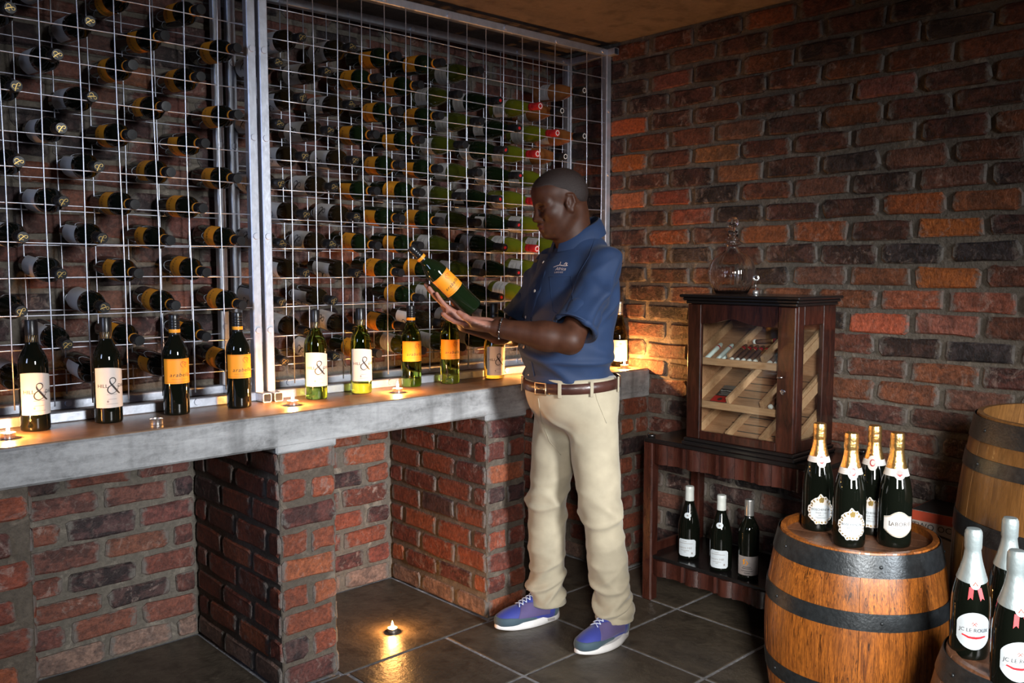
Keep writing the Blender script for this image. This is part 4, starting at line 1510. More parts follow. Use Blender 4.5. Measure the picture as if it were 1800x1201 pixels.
def ornate(a):
    r = 1.0 + .045 * math.sin(9 * a) + .03 * math.sin(16 * a + 1)
    x, y = .0385 * math.cos(a) * r, .0385 * math.sin(a) * r
    if 0.9 < a < 2.3:
        y += .009 * math.sin((a - .9) / 1.4 * PI) * (1 + .3 * math.sin(12 * a))
    return x, y


def inner_oval(a):
    return .0300 * math.cos(a), .0250 * math.sin(a) - .003


bos = [('label', Print().add(blob2d(ornate, 5, 80), 0, .063), M['white_paper'], .0005, 0, None)]
sc = Print()
for k in range(26):
    a = 2 * PI * k / 26
    x, y = ornate(a)
    sc.add(stroke2d([(x * .93, y * .93), (x * .86 + .003 * math.sin(5 * a), y * .86), (x * .80, y * .80 + .003 * math.cos(4 * a))], .0020), 0, .063)
sc.add(blob2d(lambda a: (.007 * math.cos(a), .008 * math.sin(a) * (1 + .2 * math.sin(5 * a))), 1, 24), .0, .096)
bos.append(('border', sc, M['gold_print'], .0009, 0, None))
bos.append(('drawing', Print().add(blob2d(inner_oval, 3, 40), 0, .061), M['cool_paper'], .0010, 0, None))
tx = Print().add(text2d('BOSCHENDAL', .0086), 0, .068).add(text2d('Grande Cuvee', .0055, shear=.3), 0, .0590).add(text2d('BRUT', .0048, space=1.4), 0, .0515)
tx.add(rect2d(-.016, .016, .0455, .0462, 4)).add(rect2d(-.012, .012, .0425, .0432, 4))
bos.append(('lettering', tx, M['ink'], .0014, 0, None))


def neck_band(t):
    return .0


gR = lambda z: chR(z) + .0012
nb_ = [('neck_label', Print().add(sheet2d(-.075, .075, lambda t: .2035 - .0005, lambda t: .2195, 40, 2)), M['white_paper'], .0004, 0, gR),
       ('neck_badge', Print().add(blob2d(lambda a: (.0145 * math.copysign(abs(math.cos(a)) ** .8, math.cos(a)), .0205 * math.copysign(abs(math.sin(a)) ** 1.1, math.sin(a))), 4, 36), 0, .2105), M['white_paper'], .0008, 0, gR),
       ('neck_seal', Print().add(blob2d(lambda a: (.0078 * math.cos(a), .0100 * math.sin(a)), 2, 24), 0, .2110), M['red_cap'], .0013, 0, gR),
       ('neck_seal', Print().add(blob2d(lambda a: (.0050 * math.cos(a), .0070 * math.sin(a)), 1, 20), 0, .2115), M['white_paper'], .0018, 0, gR),
       ('neck_print', Print().add(rect2d(-.026, -.013, .2075, .2080, 5)).add(rect2d(-.026, -.013, .2125, .2130, 5)).add(rect2d(.013, .026, .2075, .2080, 5)).add(rect2d(.013, .026, .2125, .2130, 5)), M['grey_ink'], .0010, 0, gR)]
template('boschendal', CH, M['dark_glass'], [('foil', GOLD, M['gold_foil'])], bos + nb_)
lt = lambda t: .088 + .010 * math.sin(PI * t) ** 2 + (.006 * math.sin(PI * (t - .2) / .6) if .2 < t < .8 else 0)
lbm = lambda t: .052 - .020 * math.sin(PI * t)
lab_ = [('label', Print().add(sheet2d(-.041, .041, lbm, lt, 28, 5)), M['white_paper'], .0005, 0, None)]
for fn in (lambda t: lbm(t) + .0012, lambda t: lt(t) - .0028):
    lab_.append(('border', Print().add(sheet2d(-.041, .041, fn, lambda t, fn=fn: fn(t) + .0016, 28, 1)), M['gold_print'], .0009, 0, None))
t2 = Print().add(text2d('L', .0195), -.0225, .0695).add(text2d('ABORIE', .0148, space=1.12), .0055, .0685).add(rect2d(-.014, .014, .056, .0568, 4)).add(rect2d(-.008, .008, .050, .0508, 4))
lab_.append(('lettering', t2, M['ink'], .0011, 0, None))
lab_ += [('neck_label', Print().add(sheet2d(-.070, .070, lambda t: .1985, lambda t: .218, 40, 2)), M['white_paper'], .0004, 0, gR),
         ('neck_badge', Print().add(blob2d(lambda a: (.0155 * math.cos(a), .0165 * math.sin(a)), 3, 30), 0, .2070), M['white_paper'], .0008, 0, gR),
         ('neck_crest', Print().add(blob2d(lambda a: (.008 * math.cos(a) * (1 + .2 * math.sin(6 * a)), .008 * math.sin(a)), 2, 30), 0, .2085), M['grey_ink'], .0013, 0, gR),
         ('neck_crest', Print().add(stroke2d([(-.007, 0), (0, -.004), (.007, 0)], .0028), 0, .2050), M['red_cap'], .0018, 0, gR)]
template('laborie', CH, M['dark_glass'], [('foil', GOLD, M['gold_foil'])], lab_)
HZ1 = .600 - .026 + .0004
for key, px, py, off, lb in (('boschendal', 1436, 929, 14, 'sparkling wine bottle with gold foil, leftmost of four on the barrel'),
                             ('boschendal', 1491, 957, 12, 'front sparkling wine bottle with gold foil and ornate oval label'),
                             ('boschendal', 1532, 936, -6, 'sparkling wine bottle with gold foil at the back of the barrel head'),
                             ('laborie', 1571, 957, 16, 'sparkling wine bottle with gold foil and broad curved cream label')):
    p = on_plane(2, HZ1, px, py)
    put_bottle(key, 'sparkling_wine_bottle', lb, 'gold-foiled bottles on the small barrel', loc=(p.x, p.y, HZ1), rz=face_cam(p, off), scale=1.08)

SILV = [(chR(.200) + .0008, .200)] + [(chR(z) + .0009, z) for z in (.208, .218, .228, .238, .248, .258)] + [(0.0178, .264), (0.0196, .270), (0.0198, .300), (0.0190, .309), (0.0155, .3155), (0.002, .3165)]
jc = [('label', Print().add(blob2d(lambda a: (.040 * math.copysign(min(1, abs(math.cos(a)) * 1.18), math.cos(a)), .046 * math.copysign(abs(math.sin(a)) ** 1.25, math.sin(a))), 5, 48), 0, .075), M['cool_paper'], .0005, 0, None),
      ('border', Print().add(stroke2d([(-.026, .001), (-.012, -.004), (-.004, -.0045), (.004, -.0047), (.014, -.0035), (.026, -.001)], .0028), 0, .064), M['red_ribbon'], .0020, 0, None),
      ('lettering', Print().add(text2d('JC LE ROUX', .0125, shear=.08), 0, .077), M['ink'], .0010, 0, None),
      ('drawing', Print().add(stroke2d([(-.006, .0), (-.003, .005), (0, 0), (.003, .005), (.006, 0)], .0010), 0, .092).add(stroke2d([(-.004, -.002), (0, .003), (.004, -.002)], .001), 0, .090), M['red_ink'], .0010, 0, None),
      ('foil_lettering', Print().add(text2d('JC LE ROUX', .0085, space=1.05), .0045, .238, rot=PI / 2), M['grey_ink'], .0034, 0, chR),
      ('neck_label', Print().add(sheet2d(-.085, .085, lambda t: .186 + .012 * abs(2 * t - 1), lambda t: .2035, 48, 2)), M['silver_foil'], .0012, 0, chR),
      ('neck_badge', Print().add(blob2d(lambda a: (.0115 * math.cos(a), .0135 * math.sin(a)), 3, 28), 0, .190), M['cool_paper'], .0018, 0, chR),
      ('neck_crest', Print().add(stroke2d([(-.005, -.005), (0, .003), (.005, -.005)], .0016), 0, .190), M['red_ink'], .0023, 0, chR),
      ('ribbon', Print().add(([(-.013, .181), (-.003, .181), (-.006, .152), (-.0105, .157), (-.0165, .150)], [(0, 1, 2, 3, 4)][:1])).add(([(.003, .181), (.013, .181), (.021, .152), (.0155, .157), (.011, .150)], [(0, 1, 2, 3, 4)])), M['red_ribbon'], .0016, 0, chR)]
template('leroux', CH, M['dark_glass'], [('foil', SILV, M['silver_foil'])], jc)
HZ3 = .470 - .015 + .0004
for px, py, off, lb in ((1702, 1150, 14, 'silver-foiled sparkling wine bottle with red ribbon, left of the three'),
                        (1766, 1122, 20, 'silver-foiled sparkling wine bottle at the back of the low barrel'),
                        (1776, 1206, 22, 'silver-foiled sparkling wine bottle with red ribbon nearest the camera')):
    p = on_plane(2, HZ3, px, py)
    put_bottle('leroux', 'sparkling_wine_bottle', lb, 'silver-foiled bottles on the low barrel', loc=(p.x, p.y, HZ3), rz=face_cam(p, off))

# ------------------------------------------------------------------ wine carton behind the barrels
p = on_plane(0, -0.20, 1600, 895)
bxn = obj('wine_carton', None, None, (-0.20, p.y, 0), (0, 0, -PI / 2))
tag(bxn, 'wine carton with red top band half hidden behind the small barrel', 'carton')
ht = p.z
obj('carton_body', MB().box(0, .24, 0, .19, 0, ht, .003).mesh('carton_body', plain('carton_board', (0.30, 0.25, 0.22), .6, var=.1)), bxn)
obj('top_band', MB().box(-.0006, .2406, -.0008, .1906, ht - .034, ht - .0005).mesh('top_band', plain('carton_red', (0.34, 0.045, 0.018), .5, var=.2, vscale=9)), bxn)
obj('dark_top', MB().box(.004, .236, .004, .186, ht - .002, ht + .0015).mesh('dark_top', M['ink']), bxn)  # black sheet added so the top of the carton stays dark
vf = text2d('TWO OCEANS', .030, space=1.05)
obj('lettering', mesh_from('lettering', [(x + .112, -.0012, y + ht - .052) for x, y in vf[0]], vf[1], M['ink']), bxn)
vf = stroke2d([(.03, -.01), (.08, 0), (.12, -.008), (.16, -.025), (.20, -.040)], .004)
obj('swoosh', mesh_from('swoosh', [(x + .02, -.0012, y + ht - .074) for x, y in vf[0]], vf[1], M['ink']), bxn)

# ------------------------------------------------------------------ signed distance modelling for the person
class Field:
    def __init__(s, lo, hi, h):
        s.lo = np.array(lo, float)
        s.h = h
        s.n = np.ceil((np.array(hi) - s.lo) / h).astype(int) + 1
        s.f = np.full(tuple(s.n), 0.5, np.float32)

    def _box(s, lo, hi):
        a = np.clip(np.floor((np.array(lo) - s.lo) / s.h).astype(int), 0, s.n - 1)
        b = np.clip(np.ceil((np.array(hi) - s.lo) / s.h).astype(int) + 1, 1, s.n)
        if np.any(b <= a):
            return None
        sl = tuple(slice(a[i], b[i]) for i in range(3))
        g = [(s.lo[i] + s.h * np.arange(a[i], b[i])).astype(np.float32) for i in range(3)]
        return sl, np.stack(np.meshgrid(*g, indexing='ij'), -1)

    def _mix(s, sl, d, k, op):
        a = s.f[sl]
        if op == 'add':
            if k > 0:
                t = np.clip(.5 + .5 * (a - d) / k, 0, 1)
                s.f[sl] = a * (1 - t) + d * t - k * t * (1 - t)
            else:
                s.f[sl] = np.minimum(a, d)
        else:
            d = -d
            if k > 0:
                t = np.clip(.5 - .5 * (a - d) / k, 0, 1)
                s.f[sl] = a * (1 - t) + d * t + k * t * (1 - t)
            else:
                s.f[sl] = np.maximum(a, d)

    def ell(s, c, r, k=0.01, R=None, op='add'):
        c, r = np.array(c, float), np.array(r, float)
        pad = max(r) + 2 * k + 3 * s.h
        q = s._box(c - pad, c + pad)
        if q is None:
            return
        sl, p = q
        p = p - c.astype(np.float32)
        if R is not None:
            p = p @ np.array(R, np.float32)
        k0 = np.linalg.norm(p / r, axis=-1)
        k1 = np.linalg.norm(p / (r * r), axis=-1) + 1e-9
        s._mix(sl, (k0 * (k0 - 1) / k1).astype(np.float32), k, op)

    def cap(s, a, b, ra, rb=None, k=0.01, op='add', cut=None, flat=None):
        rb = ra if rb is None else rb
        a, b = np.array(a, float), np.array(b, float)
        pad = max(ra, rb) + 2 * k + 3 * s.h
        q = s._box(np.minimum(a, b) - pad, np.maximum(a, b) + pad)
        if q is None:
            return
        sl, p = q
        ab = b - a
        t = np.clip(((p - a) @ ab) / (ab @ ab + 1e-12), 0, 1)
        d = np.linalg.norm(p - (a + t[..., None] * ab), axis=-1) - (ra + (rb - ra) * t)
        if cut is not None:
            pc, nc = cut
            d = np.maximum(d, (p - np.array(pc)) @ np.array(nc))
        s._mix(sl, d.astype(np.float32), k, op)

    def plane(s, c, n):
        g = [(s.lo[i] + s.h * np.arange(s.n[i])).astype(np.float32) for i in range(3)]
        n = np.array(n, float) / np.linalg.norm(n)
        d = ((g[0] - c[0]) * n[0])[:, None, None] + ((g[1] - c[1]) * n[1])[None, :, None] + ((g[2] - c[2]) * n[2])[None, None, :]
        s.f = np.maximum(s.f, d.astype(np.float32))

    def nets(s):
        f, h = s.f, s.h
        ins = f < 0
        nx, ny, nz = f.shape
        cnt = np.zeros((nx - 1, ny - 1, nz - 1), np.int8)
        for i in (0, 1):
            for j in (0, 1):
                for k in (0, 1):
                    cnt += ins[i:nx - 1 + i, j:ny - 1 + j, k:nz - 1 + k]
        act = np.argwhere((cnt > 0) & (cnt < 8))
        vid = np.full(cnt.shape, -1, np.int32)
        vid[act[:, 0], act[:, 1], act[:, 2]] = np.arange(len(act))
        acc = np.zeros((len(act), 3))
        num = np.zeros(len(act))
        cor = [(i, j, k) for i in (0, 1) for j in (0, 1) for k in (0, 1)]
        val = {c: f[act[:, 0] + c[0], act[:, 1] + c[1], act[:, 2] + c[2]] for c in cor}
        for c in cor:
            for ax in range(3):
                if c[ax] == 0:
                    c2 = list(c)
                    c2[ax] = 1
                    a, b = val[c], val[tuple(c2)]
                    m = (a < 0) != (b < 0)
                    t = np.where(m, a / np.where(m, a - b, 1), 0)
                    pt_ = np.array(c, float)[None] + t[:, None] * (np.array(c2) - np.array(c))[None]
                    acc += pt_ * m[:, None]
                    num += m
        v = s.lo + h * (act + acc / num[:, None])
        quads = []
        for ax in range(3):
            o1, o2 = [(1, 2), (2, 0), (0, 1)][ax]
            sl0 = [slice(None)] * 3
            sl1 = [slice(None)] * 3
            sl0[ax], sl1[ax] = slice(0, -1), slice(1, None)
            d = ins[tuple(sl0)] != ins[tuple(sl1)]
            e = np.argwhere(d)
            ok = (e[:, o1] > 0) & (e[:, o2] > 0) & (e[:, o1] < f.shape[o1] - 1) & (e[:, o2] < f.shape[o2] - 1)
            e = e[ok]
            inv = ins[e[:, 0], e[:, 1], e[:, 2]]
            cs = []
            for (a, b) in ((-1, -1), (0, -1), (0, 0), (-1, 0)):
                q = e.copy()
                q[:, o1] += a
                q[:, o2] += b
                cs.append(vid[q[:, 0], q[:, 1], q[:, 2]])
            q = np.stack(cs, 1)
            q[~inv] = q[~inv][:, ::-1]
            quads.append(q)
        return v, np.concatenate(quads)

    def normals(s, v):
        g = np.clip(((v - s.lo) / s.h).round().astype(int), 1, s.n - 2)
        i, j, k = g.T
        n = np.stack([s.f[i + 1, j, k] - s.f[i - 1, j, k], s.f[i, j + 1, k] - s.f[i, j - 1, k], s.f[i, j, k + 1] - s.f[i, j, k - 1]], 1)
        return n / (np.linalg.norm(n, axis=1, keepdims=True) + 1e-9)


def relax(v, q, it=2, lam=.5):
    """light Laplacian smoothing"""
    n = len(v)
    e = np.concatenate([q[:, [0, 1]], q[:, [1, 2]], q[:, [2, 3]], q[:, [3, 0]]])
    for _ in range(it):
        acc = np.zeros_like(v)
        cnt = np.zeros(n)
        for a, b in ((0, 1), (1, 0)):
            np.add.at(acc, e[:, a], v[e[:, b]])
            np.add.at(cnt, e[:, a], 1)
        v = v + lam * (acc / np.maximum(cnt, 1)[:, None] - v)
    return v


def np_mesh(name, v, q, mat):
    me = bpy.data.meshes.new(name)
    me.vertices.add(len(v))
    me.vertices.foreach_set('co', np.asarray(v, np.float32).ravel())
    me.loops.add(q.size)
    me.loops.foreach_set('vertex_index', q.astype(np.int32).ravel())
    me.polygons.add(len(q))
    me.polygons.foreach_set('loop_start', np.arange(0, q.size, 4, dtype=np.int32))
    me.polygons.foreach_set('loop_total', np.full(len(q), 4, np.int32))
    me.update(calc_edges=True)
    me.validate()
    me.polygons.foreach_set('use_smooth', [True] * len(me.polygons))
    me.materials.append(mat)
    return me


# ------------------------------------------------------------------ the person: local x = facing, y = own left, z = up
PO = Vector((-0.87, -0.98, 0.0))
PROT = math.radians(170)
PM = Matrix.Translation(PO) @ Matrix.Rotation(PROT, 4, 'Z')
PMI = PM.inverted()


def at(px, py, s):
    """point of the photograph on the person's own plane y = s"""
    o = PMI @ CAM
    d = PMI.to_3x3() @ px_ray(px, py)
    return np.array(o + d * ((s - o.y) / d.y))


def unit(v):
    v = np.array(v, float)
    return v / np.linalg.norm(v)


# materials
def skin_mat():
    m, nt, bs = new_mat('skin')
    v = coords(nt)
    nz = noise(nt, v, 30, 4)
    base = mix_rgb(nt, ramp(nt, nz, [(0.3, 0.0), (0.7, 1.0)]), (0.042, 0.0145, 0.0072), (0.064, 0.0230, 0.0115))
    at_ = nt.nodes.new('ShaderNodeAttribute')
    at_.attribute_name = 'palm'
    c = mix_rgb(nt, at_.outputs['Fac'], base, (0.34, 0.15, 0.105))
    lp = nt.nodes.new('ShaderNodeAttribute')
    lp.attribute_name = 'lips'
    c = mix_rgb(nt, lp.outputs['Fac'], c, (0.085, 0.024, 0.018))
    nt.links.new(c, bs.inputs['Base Color'])
    bs.inputs['Roughness'].default_value = 0.52
    bs.inputs['Specular IOR Level'].default_value = 0.28
    bs.inputs['Subsurface Weight'].default_value = 0.05
    bs.inputs['Subsurface Scale'].default_value = 0.01
    bump(nt, bs, noise(nt, v, 260, 3), 0.12, 0.001)
    return m


def cloth_mat(name, col, weave=900, rough=0.8, sheen=0.2, var=0.12):
    m, nt, bs = new_mat(name)
    v = coords(nt)
    nz = noise(nt, v, 14, 4)
    nt.links.new(mix_rgb(nt, ramp(nt, nz, [(0.3, 0.0), (0.7, 1.0)]), [x * (1 - var) for x in col], [x * (1 + var) for x in col]), bs.inputs['Base Color'])
    bs.inputs['Roughness'].default_value = rough
    bs.inputs['Sheen Weight'].default_value = sheen
    bump(nt, bs, noise(nt, v, weave, 2), 0.25, 0.0008)
    return m


M['skin'] = skin_mat()
M['hair'] = plain('cropped_hair', (0.017, 0.0085, 0.0065), .6, bmp=.6, bscale=500)
M['shirt'] = cloth_mat('navy_cotton', (0.0045, 0.021, 0.068), 900, .75, .05)
M['pants'] = cloth_mat('khaki_cotton', (0.335, 0.290, 0.205), 800)
M['leather'] = plain('brown_leather', (0.050, 0.018, 0.013), .35, 0, .5, .15, var=.3, bmp=.15, bscale=200)
M['buckle'] = plain('brass_buckle', (0.70, 0.50, 0.30), .3, .9)
M['button'] = plain('pale_button', (0.62, 0.52, 0.45), .35)
M['shoe_blue'] = cloth_mat('blue_mesh_fabric', (0.022, 0.032, 0.22), 600, .7)
M['shoe_purple'] = cloth_mat('purple_suede', (0.075, 0.055, 0.15), 500, .8)
M['shoe_teal'] = cloth_mat('dark_teal_suede', (0.035, 0.065, 0.085), 500, .75)
M['sole'] = plain('white_rubber', (0.66, 0.64, 0.62), .5, var=.08, bmp=.1)
M['lace'] = plain('pale_lace', (0.50, 0.56, 0.70), .7)

# key joints
HEAD = at(985, 357, 0.0)
L_SH, R_SH = np.array((-0.008, .166, 1.412)), np.array((0.0, -.166, 1.412))
L_EL = at(1001, 598, .235)
L_WR = at(874, 577, .075)
R_EL = np.array((.105, -.255, 1.145))
B_BASE = at(832.5, 543.5, -.035)
B_TOP = at(728, 441, -.075)
B_AX = unit(B_TOP - B_BASE)
VIEW = np.array(PMI.to_3x3() @ (-px_ray(790, 490)))
VIEW = unit(VIEW - B_AX * (VIEW @ B_AX))          # towards the camera, square to the bottle
B_DN = unit(np.cross(B_AX, VIEW))                 # square to both: the under side of the bottle
if B_DN[2] > 0:
    B_DN = -B_DN


def hand(F, W, D, Nn, T, curls, thumb, sc=1.0, wr=.030):
    """palm, four fingers and a thumb; D finger direction, Nn palm normal, T thumb side"""
    D, Nn, T = unit(D), unit(Nn), unit(T)
    P = lambda d, t, n: W + (D * d + T * t + Nn * n) * sc
    tips = []
    kn = [(.094, .030, .0), (.098, .0095, -.002), (.094, -.0105, -.001), (.086, -.029, .001)]
    for d, t, n in kn:
        F.cap(P(.006, t * .55, 0), P(d, t, n - .003), .0145 * sc, .0125 * sc, .010)
    F.ell(P(.05, .0, -.003), (.050 * sc, .038 * sc, .0145 * sc), .012, np.stack([D, T, Nn], 1))
    F.ell(P(.040, .030, .007), (.034 * sc, .016 * sc, .015 * sc), .012, np.stack([unit(D + .35 * T), unit(T - .35 * D), Nn], 1))
    F.ell(P(.035, -.024, .005), (.034 * sc, .013 * sc, .013 * sc), .012, np.stack([D, T, Nn], 1))
    ln = [(.043, .026, .021), (.048, .030, .022), (.044, .028, .021), (.034, .021, .019)]
    rd = [.0092, .0096, .0092, .0082]
    for i in range(4):
        p = P(*kn[i])
        ang = 0.0
        spread = (1.5 - i) * .035
        for s_ in range(3):
            ang += curls[i][s_]
            dr = unit(D * math.cos(ang) + Nn * math.sin(ang) + T * spread)
            q = p + dr * ln[i][s_] * sc
            F.cap(p, q, rd[i] * sc * (1 - .07 * s_), rd[i] * sc * (1 - .07 * (s_ + 1)), .0035 if s_ == 0 else .003)
            p = q
        tips.append(p)
    p = P(.022, .030, .004)
    for (a, l, r) in thumb:
        q = p + unit(D * a[0] + T * a[1] + Nn * a[2]) * l * sc
        F.cap(p, q, r[0] * sc, r[1] * sc, .006)
        p = q
    return tips


HY, HP = math.radians(-16), math.radians(17)
cy_, sy_, cp_, sp_ = math.cos(HY), math.sin(HY), math.cos(HP), math.sin(HP)
HR = np.array(((cy_, -sy_, 0), (sy_, cy_, 0), (0, 0, 1))) @ np.array(((cp_, 0, sp_), (0, 1, 0), (-sp_, 0, cp_)))
hp = lambda x, y, z: HEAD + HR @ np.array((x, y, z), float)


def skull(F, off=0.0):
    e = lambda c, r, k=.02, op='add', R=None: F.ell(hp(*c), np.array(r) + off, k, HR if R is None else HR @ R, op)
    e((-.008, 0, .040), (.101, .0785, .084), 0)
    e((-.030, 0, .022), (.078, .074, .076))
    e((.042, 0, .048), (.052, .064, .052))


def build_head(F):
    e = lambda c, r, k=.02, op='add', R=None: F.ell(hp(*c), r, k, HR if R is None else HR @ R, op)
    c_ = lambda a, b, ra, rb, k=.01, op='add': F.cap(hp(*a), hp(*b), ra, rb, k, op)
    skull(F)
    e((.030, 0, -.028), (.062, .061, .078), .025)
    e((.032, 0, -.070), (.054, .052, .040), .025)
    c_((.000, .058, -.042), (.058, .026, -.094), .018, .016, .03)
    c_((.000, -.058, -.042), (.058, -.026, -.094), .018, .016, .03)
    for sgn in (1, -1):
        e((.058, sgn * .040, -.022), (.030, .026, .026), .025)
        c_((.083, sgn * .010, .021), (.067, sgn * .050, .019), .0130, .0110, .016)
        e((.0975, sgn * .031, .001), (.018, .021, .0150), .012, 'sub')
        e((.0745, sgn * .032, -.001), (.0140, .0170, .0125), .003)
        c_((.0845, sgn * .018, -.0055), (.081, sgn * .046, -.0065), .0032, .0026, .004)
        c_((.0885, sgn * .021, .0055), (.079, sgn * .050, .0045), .0030, .0026, .004)
        # nostril wing, nasolabial fold, ear
        e((.0935, sgn * .0165, -.0355), (.0125, .0085, .0095), .008)
        e((.103, sgn * .0085, -.0455), (.005, .004, .0035), .004, 'sub')
        c_((.088, sgn * .027, -.040), (.073, sgn * .037, -.072), .0035, .0025, .007, 'sub')
        Re = np.array(((.94, 0, -.34), (0, 1, 0), (.34, 0, .94)))
        e((-.010, sgn * .0775, -.006), (.0200, .0085, .0330), .008, 'add', Re)
        e((-.006, sgn * .0860, -.004), (.0105, .0055, .0190), .004, 'sub', Re)
        c_((-.021, sgn * .084, .018), (-.024, sgn * .083, -.012), .0042, .0038, .004)
        c_((-.021, sgn * .084, .018), (-.003, sgn * .081, .024), .0042, .0036, .004)
        e((.0065, sgn * .0785, -.006), (.006, .005, .008), .006)
        e((-.006, sgn * .0800, -.0335), (.0085, .0060, .0095), .006)
    c_((.086, 0, .014), (.1030, 0, -.026), .0095, .0115, .016)
    e((.1075, 0, -.0310), (.0130, .0150, .0112), .008)
    e((.0780, 0, -.064), (.020, .031, .027), .020)
    e((.0975, 0, -.0560), (.0110, .0245, .0082), .004)
    e((.0955, 0, -.0712), (.0115, .0220, .0095), .004)
    c_((.1085, -.022, -.0634), (.1085, .022, -.0634), .0030, .0030, .002, 'sub')
    e((.0790, 0, -.094), (.019, .026, .018), .020)


BF = Field((-.17, -.34, 1.00), (.68, .34, 1.83), .0029)
BF.ell((0, 0, 1.25), (.10, .14, .20), .03)
BF.cap(R_SH * .8 + np.array((0, 0, .27)), L_SH * .8 + np.array((0, 0, .27)), .045, .045, .04)
nk = hp(-.035, 0, -.05)
BF.cap((-.015, 0, 1.42), nk, .062, .060, .03)
BF.cap((.02, 0, 1.44), hp(.005, 0, -.055), .050, .048, .04)
build_head(BF)
# left arm: shoulder, elbow, wrist
fm = lambda a, b, t: np.array(a) * (1 - t) + np.array(b) * t
BF.cap(fm(L_SH, L_EL, .12), L_EL, .044, .047, .02)
BF.cap(L_EL, fm(L_EL, L_WR, .35), .046, .049, .02)
BF.cap(fm(L_EL, L_WR, .30), L_WR, .049, .0305, .02)
LD = unit(at(806, 566, -.045) - L_WR)
LN0 = np.array((.10, -.10, 1.0))
LN = unit(LN0 - LD * (LN0 @ LD))
LT = np.cross(LN, LD)
hand(BF, L_WR + LD * .012, LD, LN, LT, [(.10, .22, .22), (.08, .20, .22), (.08, .22, .22), (.10, .25, .25)],
     [((.78, .42, .22), .042, (.0170, .0135)), ((.90, .08, .40), .034, (.0132, .0115)), ((.90, -.02, .44), .028, (.0112, .0090))])
# right arm, hand flat along the under side of the bottle
R_PALM = B_BASE + B_AX * (-.012) + B_DN * (.0372 + .016) - VIEW * .022
R_WR = R_PALM - B_AX * .010 + B_DN * .006
BF.cap(fm(R_SH, R_EL, .12), R_EL, .044, .046, .02)
BF.cap(R_EL, fm(R_EL, R_WR, .35), .045, .048, .02)
BF.cap(fm(R_EL, R_WR, .30), R_WR, .048, .030, .02)
hand(BF, R_WR, unit(B_AX + B_DN * .02), -B_DN, -VIEW, [(.05, .10, .10), (.03, .08, .10), (.03, .08, .10), (.05, .12, .12)],
     [((.45, .75, .25), .040, (.016, .0128)), ((.75, .45, .45), .033, (.0126, .011)), ((.70, .25, .65), .027, (.0108, .0088))])
bv, bq = BF.nets()
bn = BF.normals(bv)
bv = relax(bv, bq, 2, .4)
body_me = np_mesh('person', bv, bq, M['skin'])
# paler palms and finger undersides, darker lips: colour of the skin itself
palm = np.zeros(len(bv), np.float32)
for W_, D_, N_ in ((L_WR, LD, LN), (R_WR, B_AX, -B_DN)):
    rel = bv - W_
    d = rel @ D_
    near = (d > .012) & (d < .24) & (np.linalg.norm(rel, axis=1) < .24)
    tt = np.clip((bn @ N_ - .0) / .45, 0, 1) * np.clip((d - .012) / .02, 0, 1)
    if W_ is R_WR:
        side = np.clip((bn @ VIEW - .1) / .5, 0, 1) * np.clip((d - .02) / .03, 0, 1) * .85
        tt = np.maximum(tt, side)
    palm = np.maximum(palm, (tt * near).astype(np.float32))
a_ = body_me.attributes.new('palm', 'FLOAT', 'POINT')
a_.data.foreach_set('value', palm)
lp = np.zeros(len(bv), np.float32)
rel = (bv - HEAD) @ HR
lp = np.clip(1.6 - ((rel[:, 1] / .024) ** 2 + ((rel[:, 2] + .0635) / .013) ** 2), 0, 1) * (rel[:, 0] > .083)
a_ = body_me.attributes.new('lips', 'FLOAT', 'POINT')
a_.data.foreach_set('value', lp.astype(np.float32))
person = obj('person', body_me)
person.matrix_world = PM
tag(person, 'man in navy short-sleeved shirt and khaki trousers looking at a bottle in his hands', 'person')


def wear(name, data, parent=None):
    return obj(name, data, parent or person)


# cropped hair
HF = Field(hp(0, 0, 0) + np.array((-.17, -.13, -.12)), hp(0, 0, 0) + np.array((.17, .13, .17)), .0028)
skull(HF, .0012)
hv, hq = HF.nets()
hl = (hv - HEAD) @ HR
# hairline: above the brow in front, down to the nape behind the ears
line = np.interp(hl[:, 0], [-.12, -.05, -.028, -.004, .035, .10], [-.045, -.022, .004, .030, .058, .080])
depth = hl[:, 2] - line + .0035 * np.sin(60 * hl[:, 1]) + .002 * np.sin(90 * hl[:, 0])
hn = HF.normals(hv)
hv = hv - hn * (.0060 * np.clip(1 - depth / .016, 0, 1) ** 2)[:, None]
keep = depth > -.012
fk = keep[hq].all(1)
q2 = hq[fk]
used, inv = np.unique(q2, return_inverse=True)
wear('hair', np_mesh('hair', hv[used], inv.reshape(q2.shape), M['hair']))
for sgn in (1, -1):
    wear('eyebrow', MB().tube([tuple(hp(.0945, sgn * .010, .0215)), tuple(hp(.0930, sgn * .024, .0265)), tuple(hp(.0820, sgn * .040, .0265)), tuple(hp(.0690, sgn * .052, .0220))], [.0025, .0034, .0030, .0015], 6).mesh('eyebrow', M['hair'], True))
    wear('eyelash', MB().tube([tuple(hp(.0892, sgn * .019, -.0030)), tuple(hp(.0885, sgn * .032, -.0045)), tuple(hp(.0800, sgn * .046, -.0042))], [.0013, .0020, .0013], 6).mesh('eyelash', M['hair'], True))


# ------------------------------------------------------------------ clothes
def ridged(p, dirs, sharp=1.3):
    out = 0
    for (d, fr, ph, amp) in dirs:
        d = unit(d)
        wv = .35 * np.sin(9 * p[:, 0] + 7 * p[:, 1] + ph) + .25 * np.sin(17 * p[:, 2] - 11 * p[:, 1] + 2 * ph)
        s_ = np.sin(fr * .5 * (p @ d) + ph + wv)
        out = out + amp * (1.5 * np.exp(-(s_ / .42) ** 2) - .55)
    return out


def gauss(x, c, w_):
    return np.exp(-((x - c) / w_) ** 2)


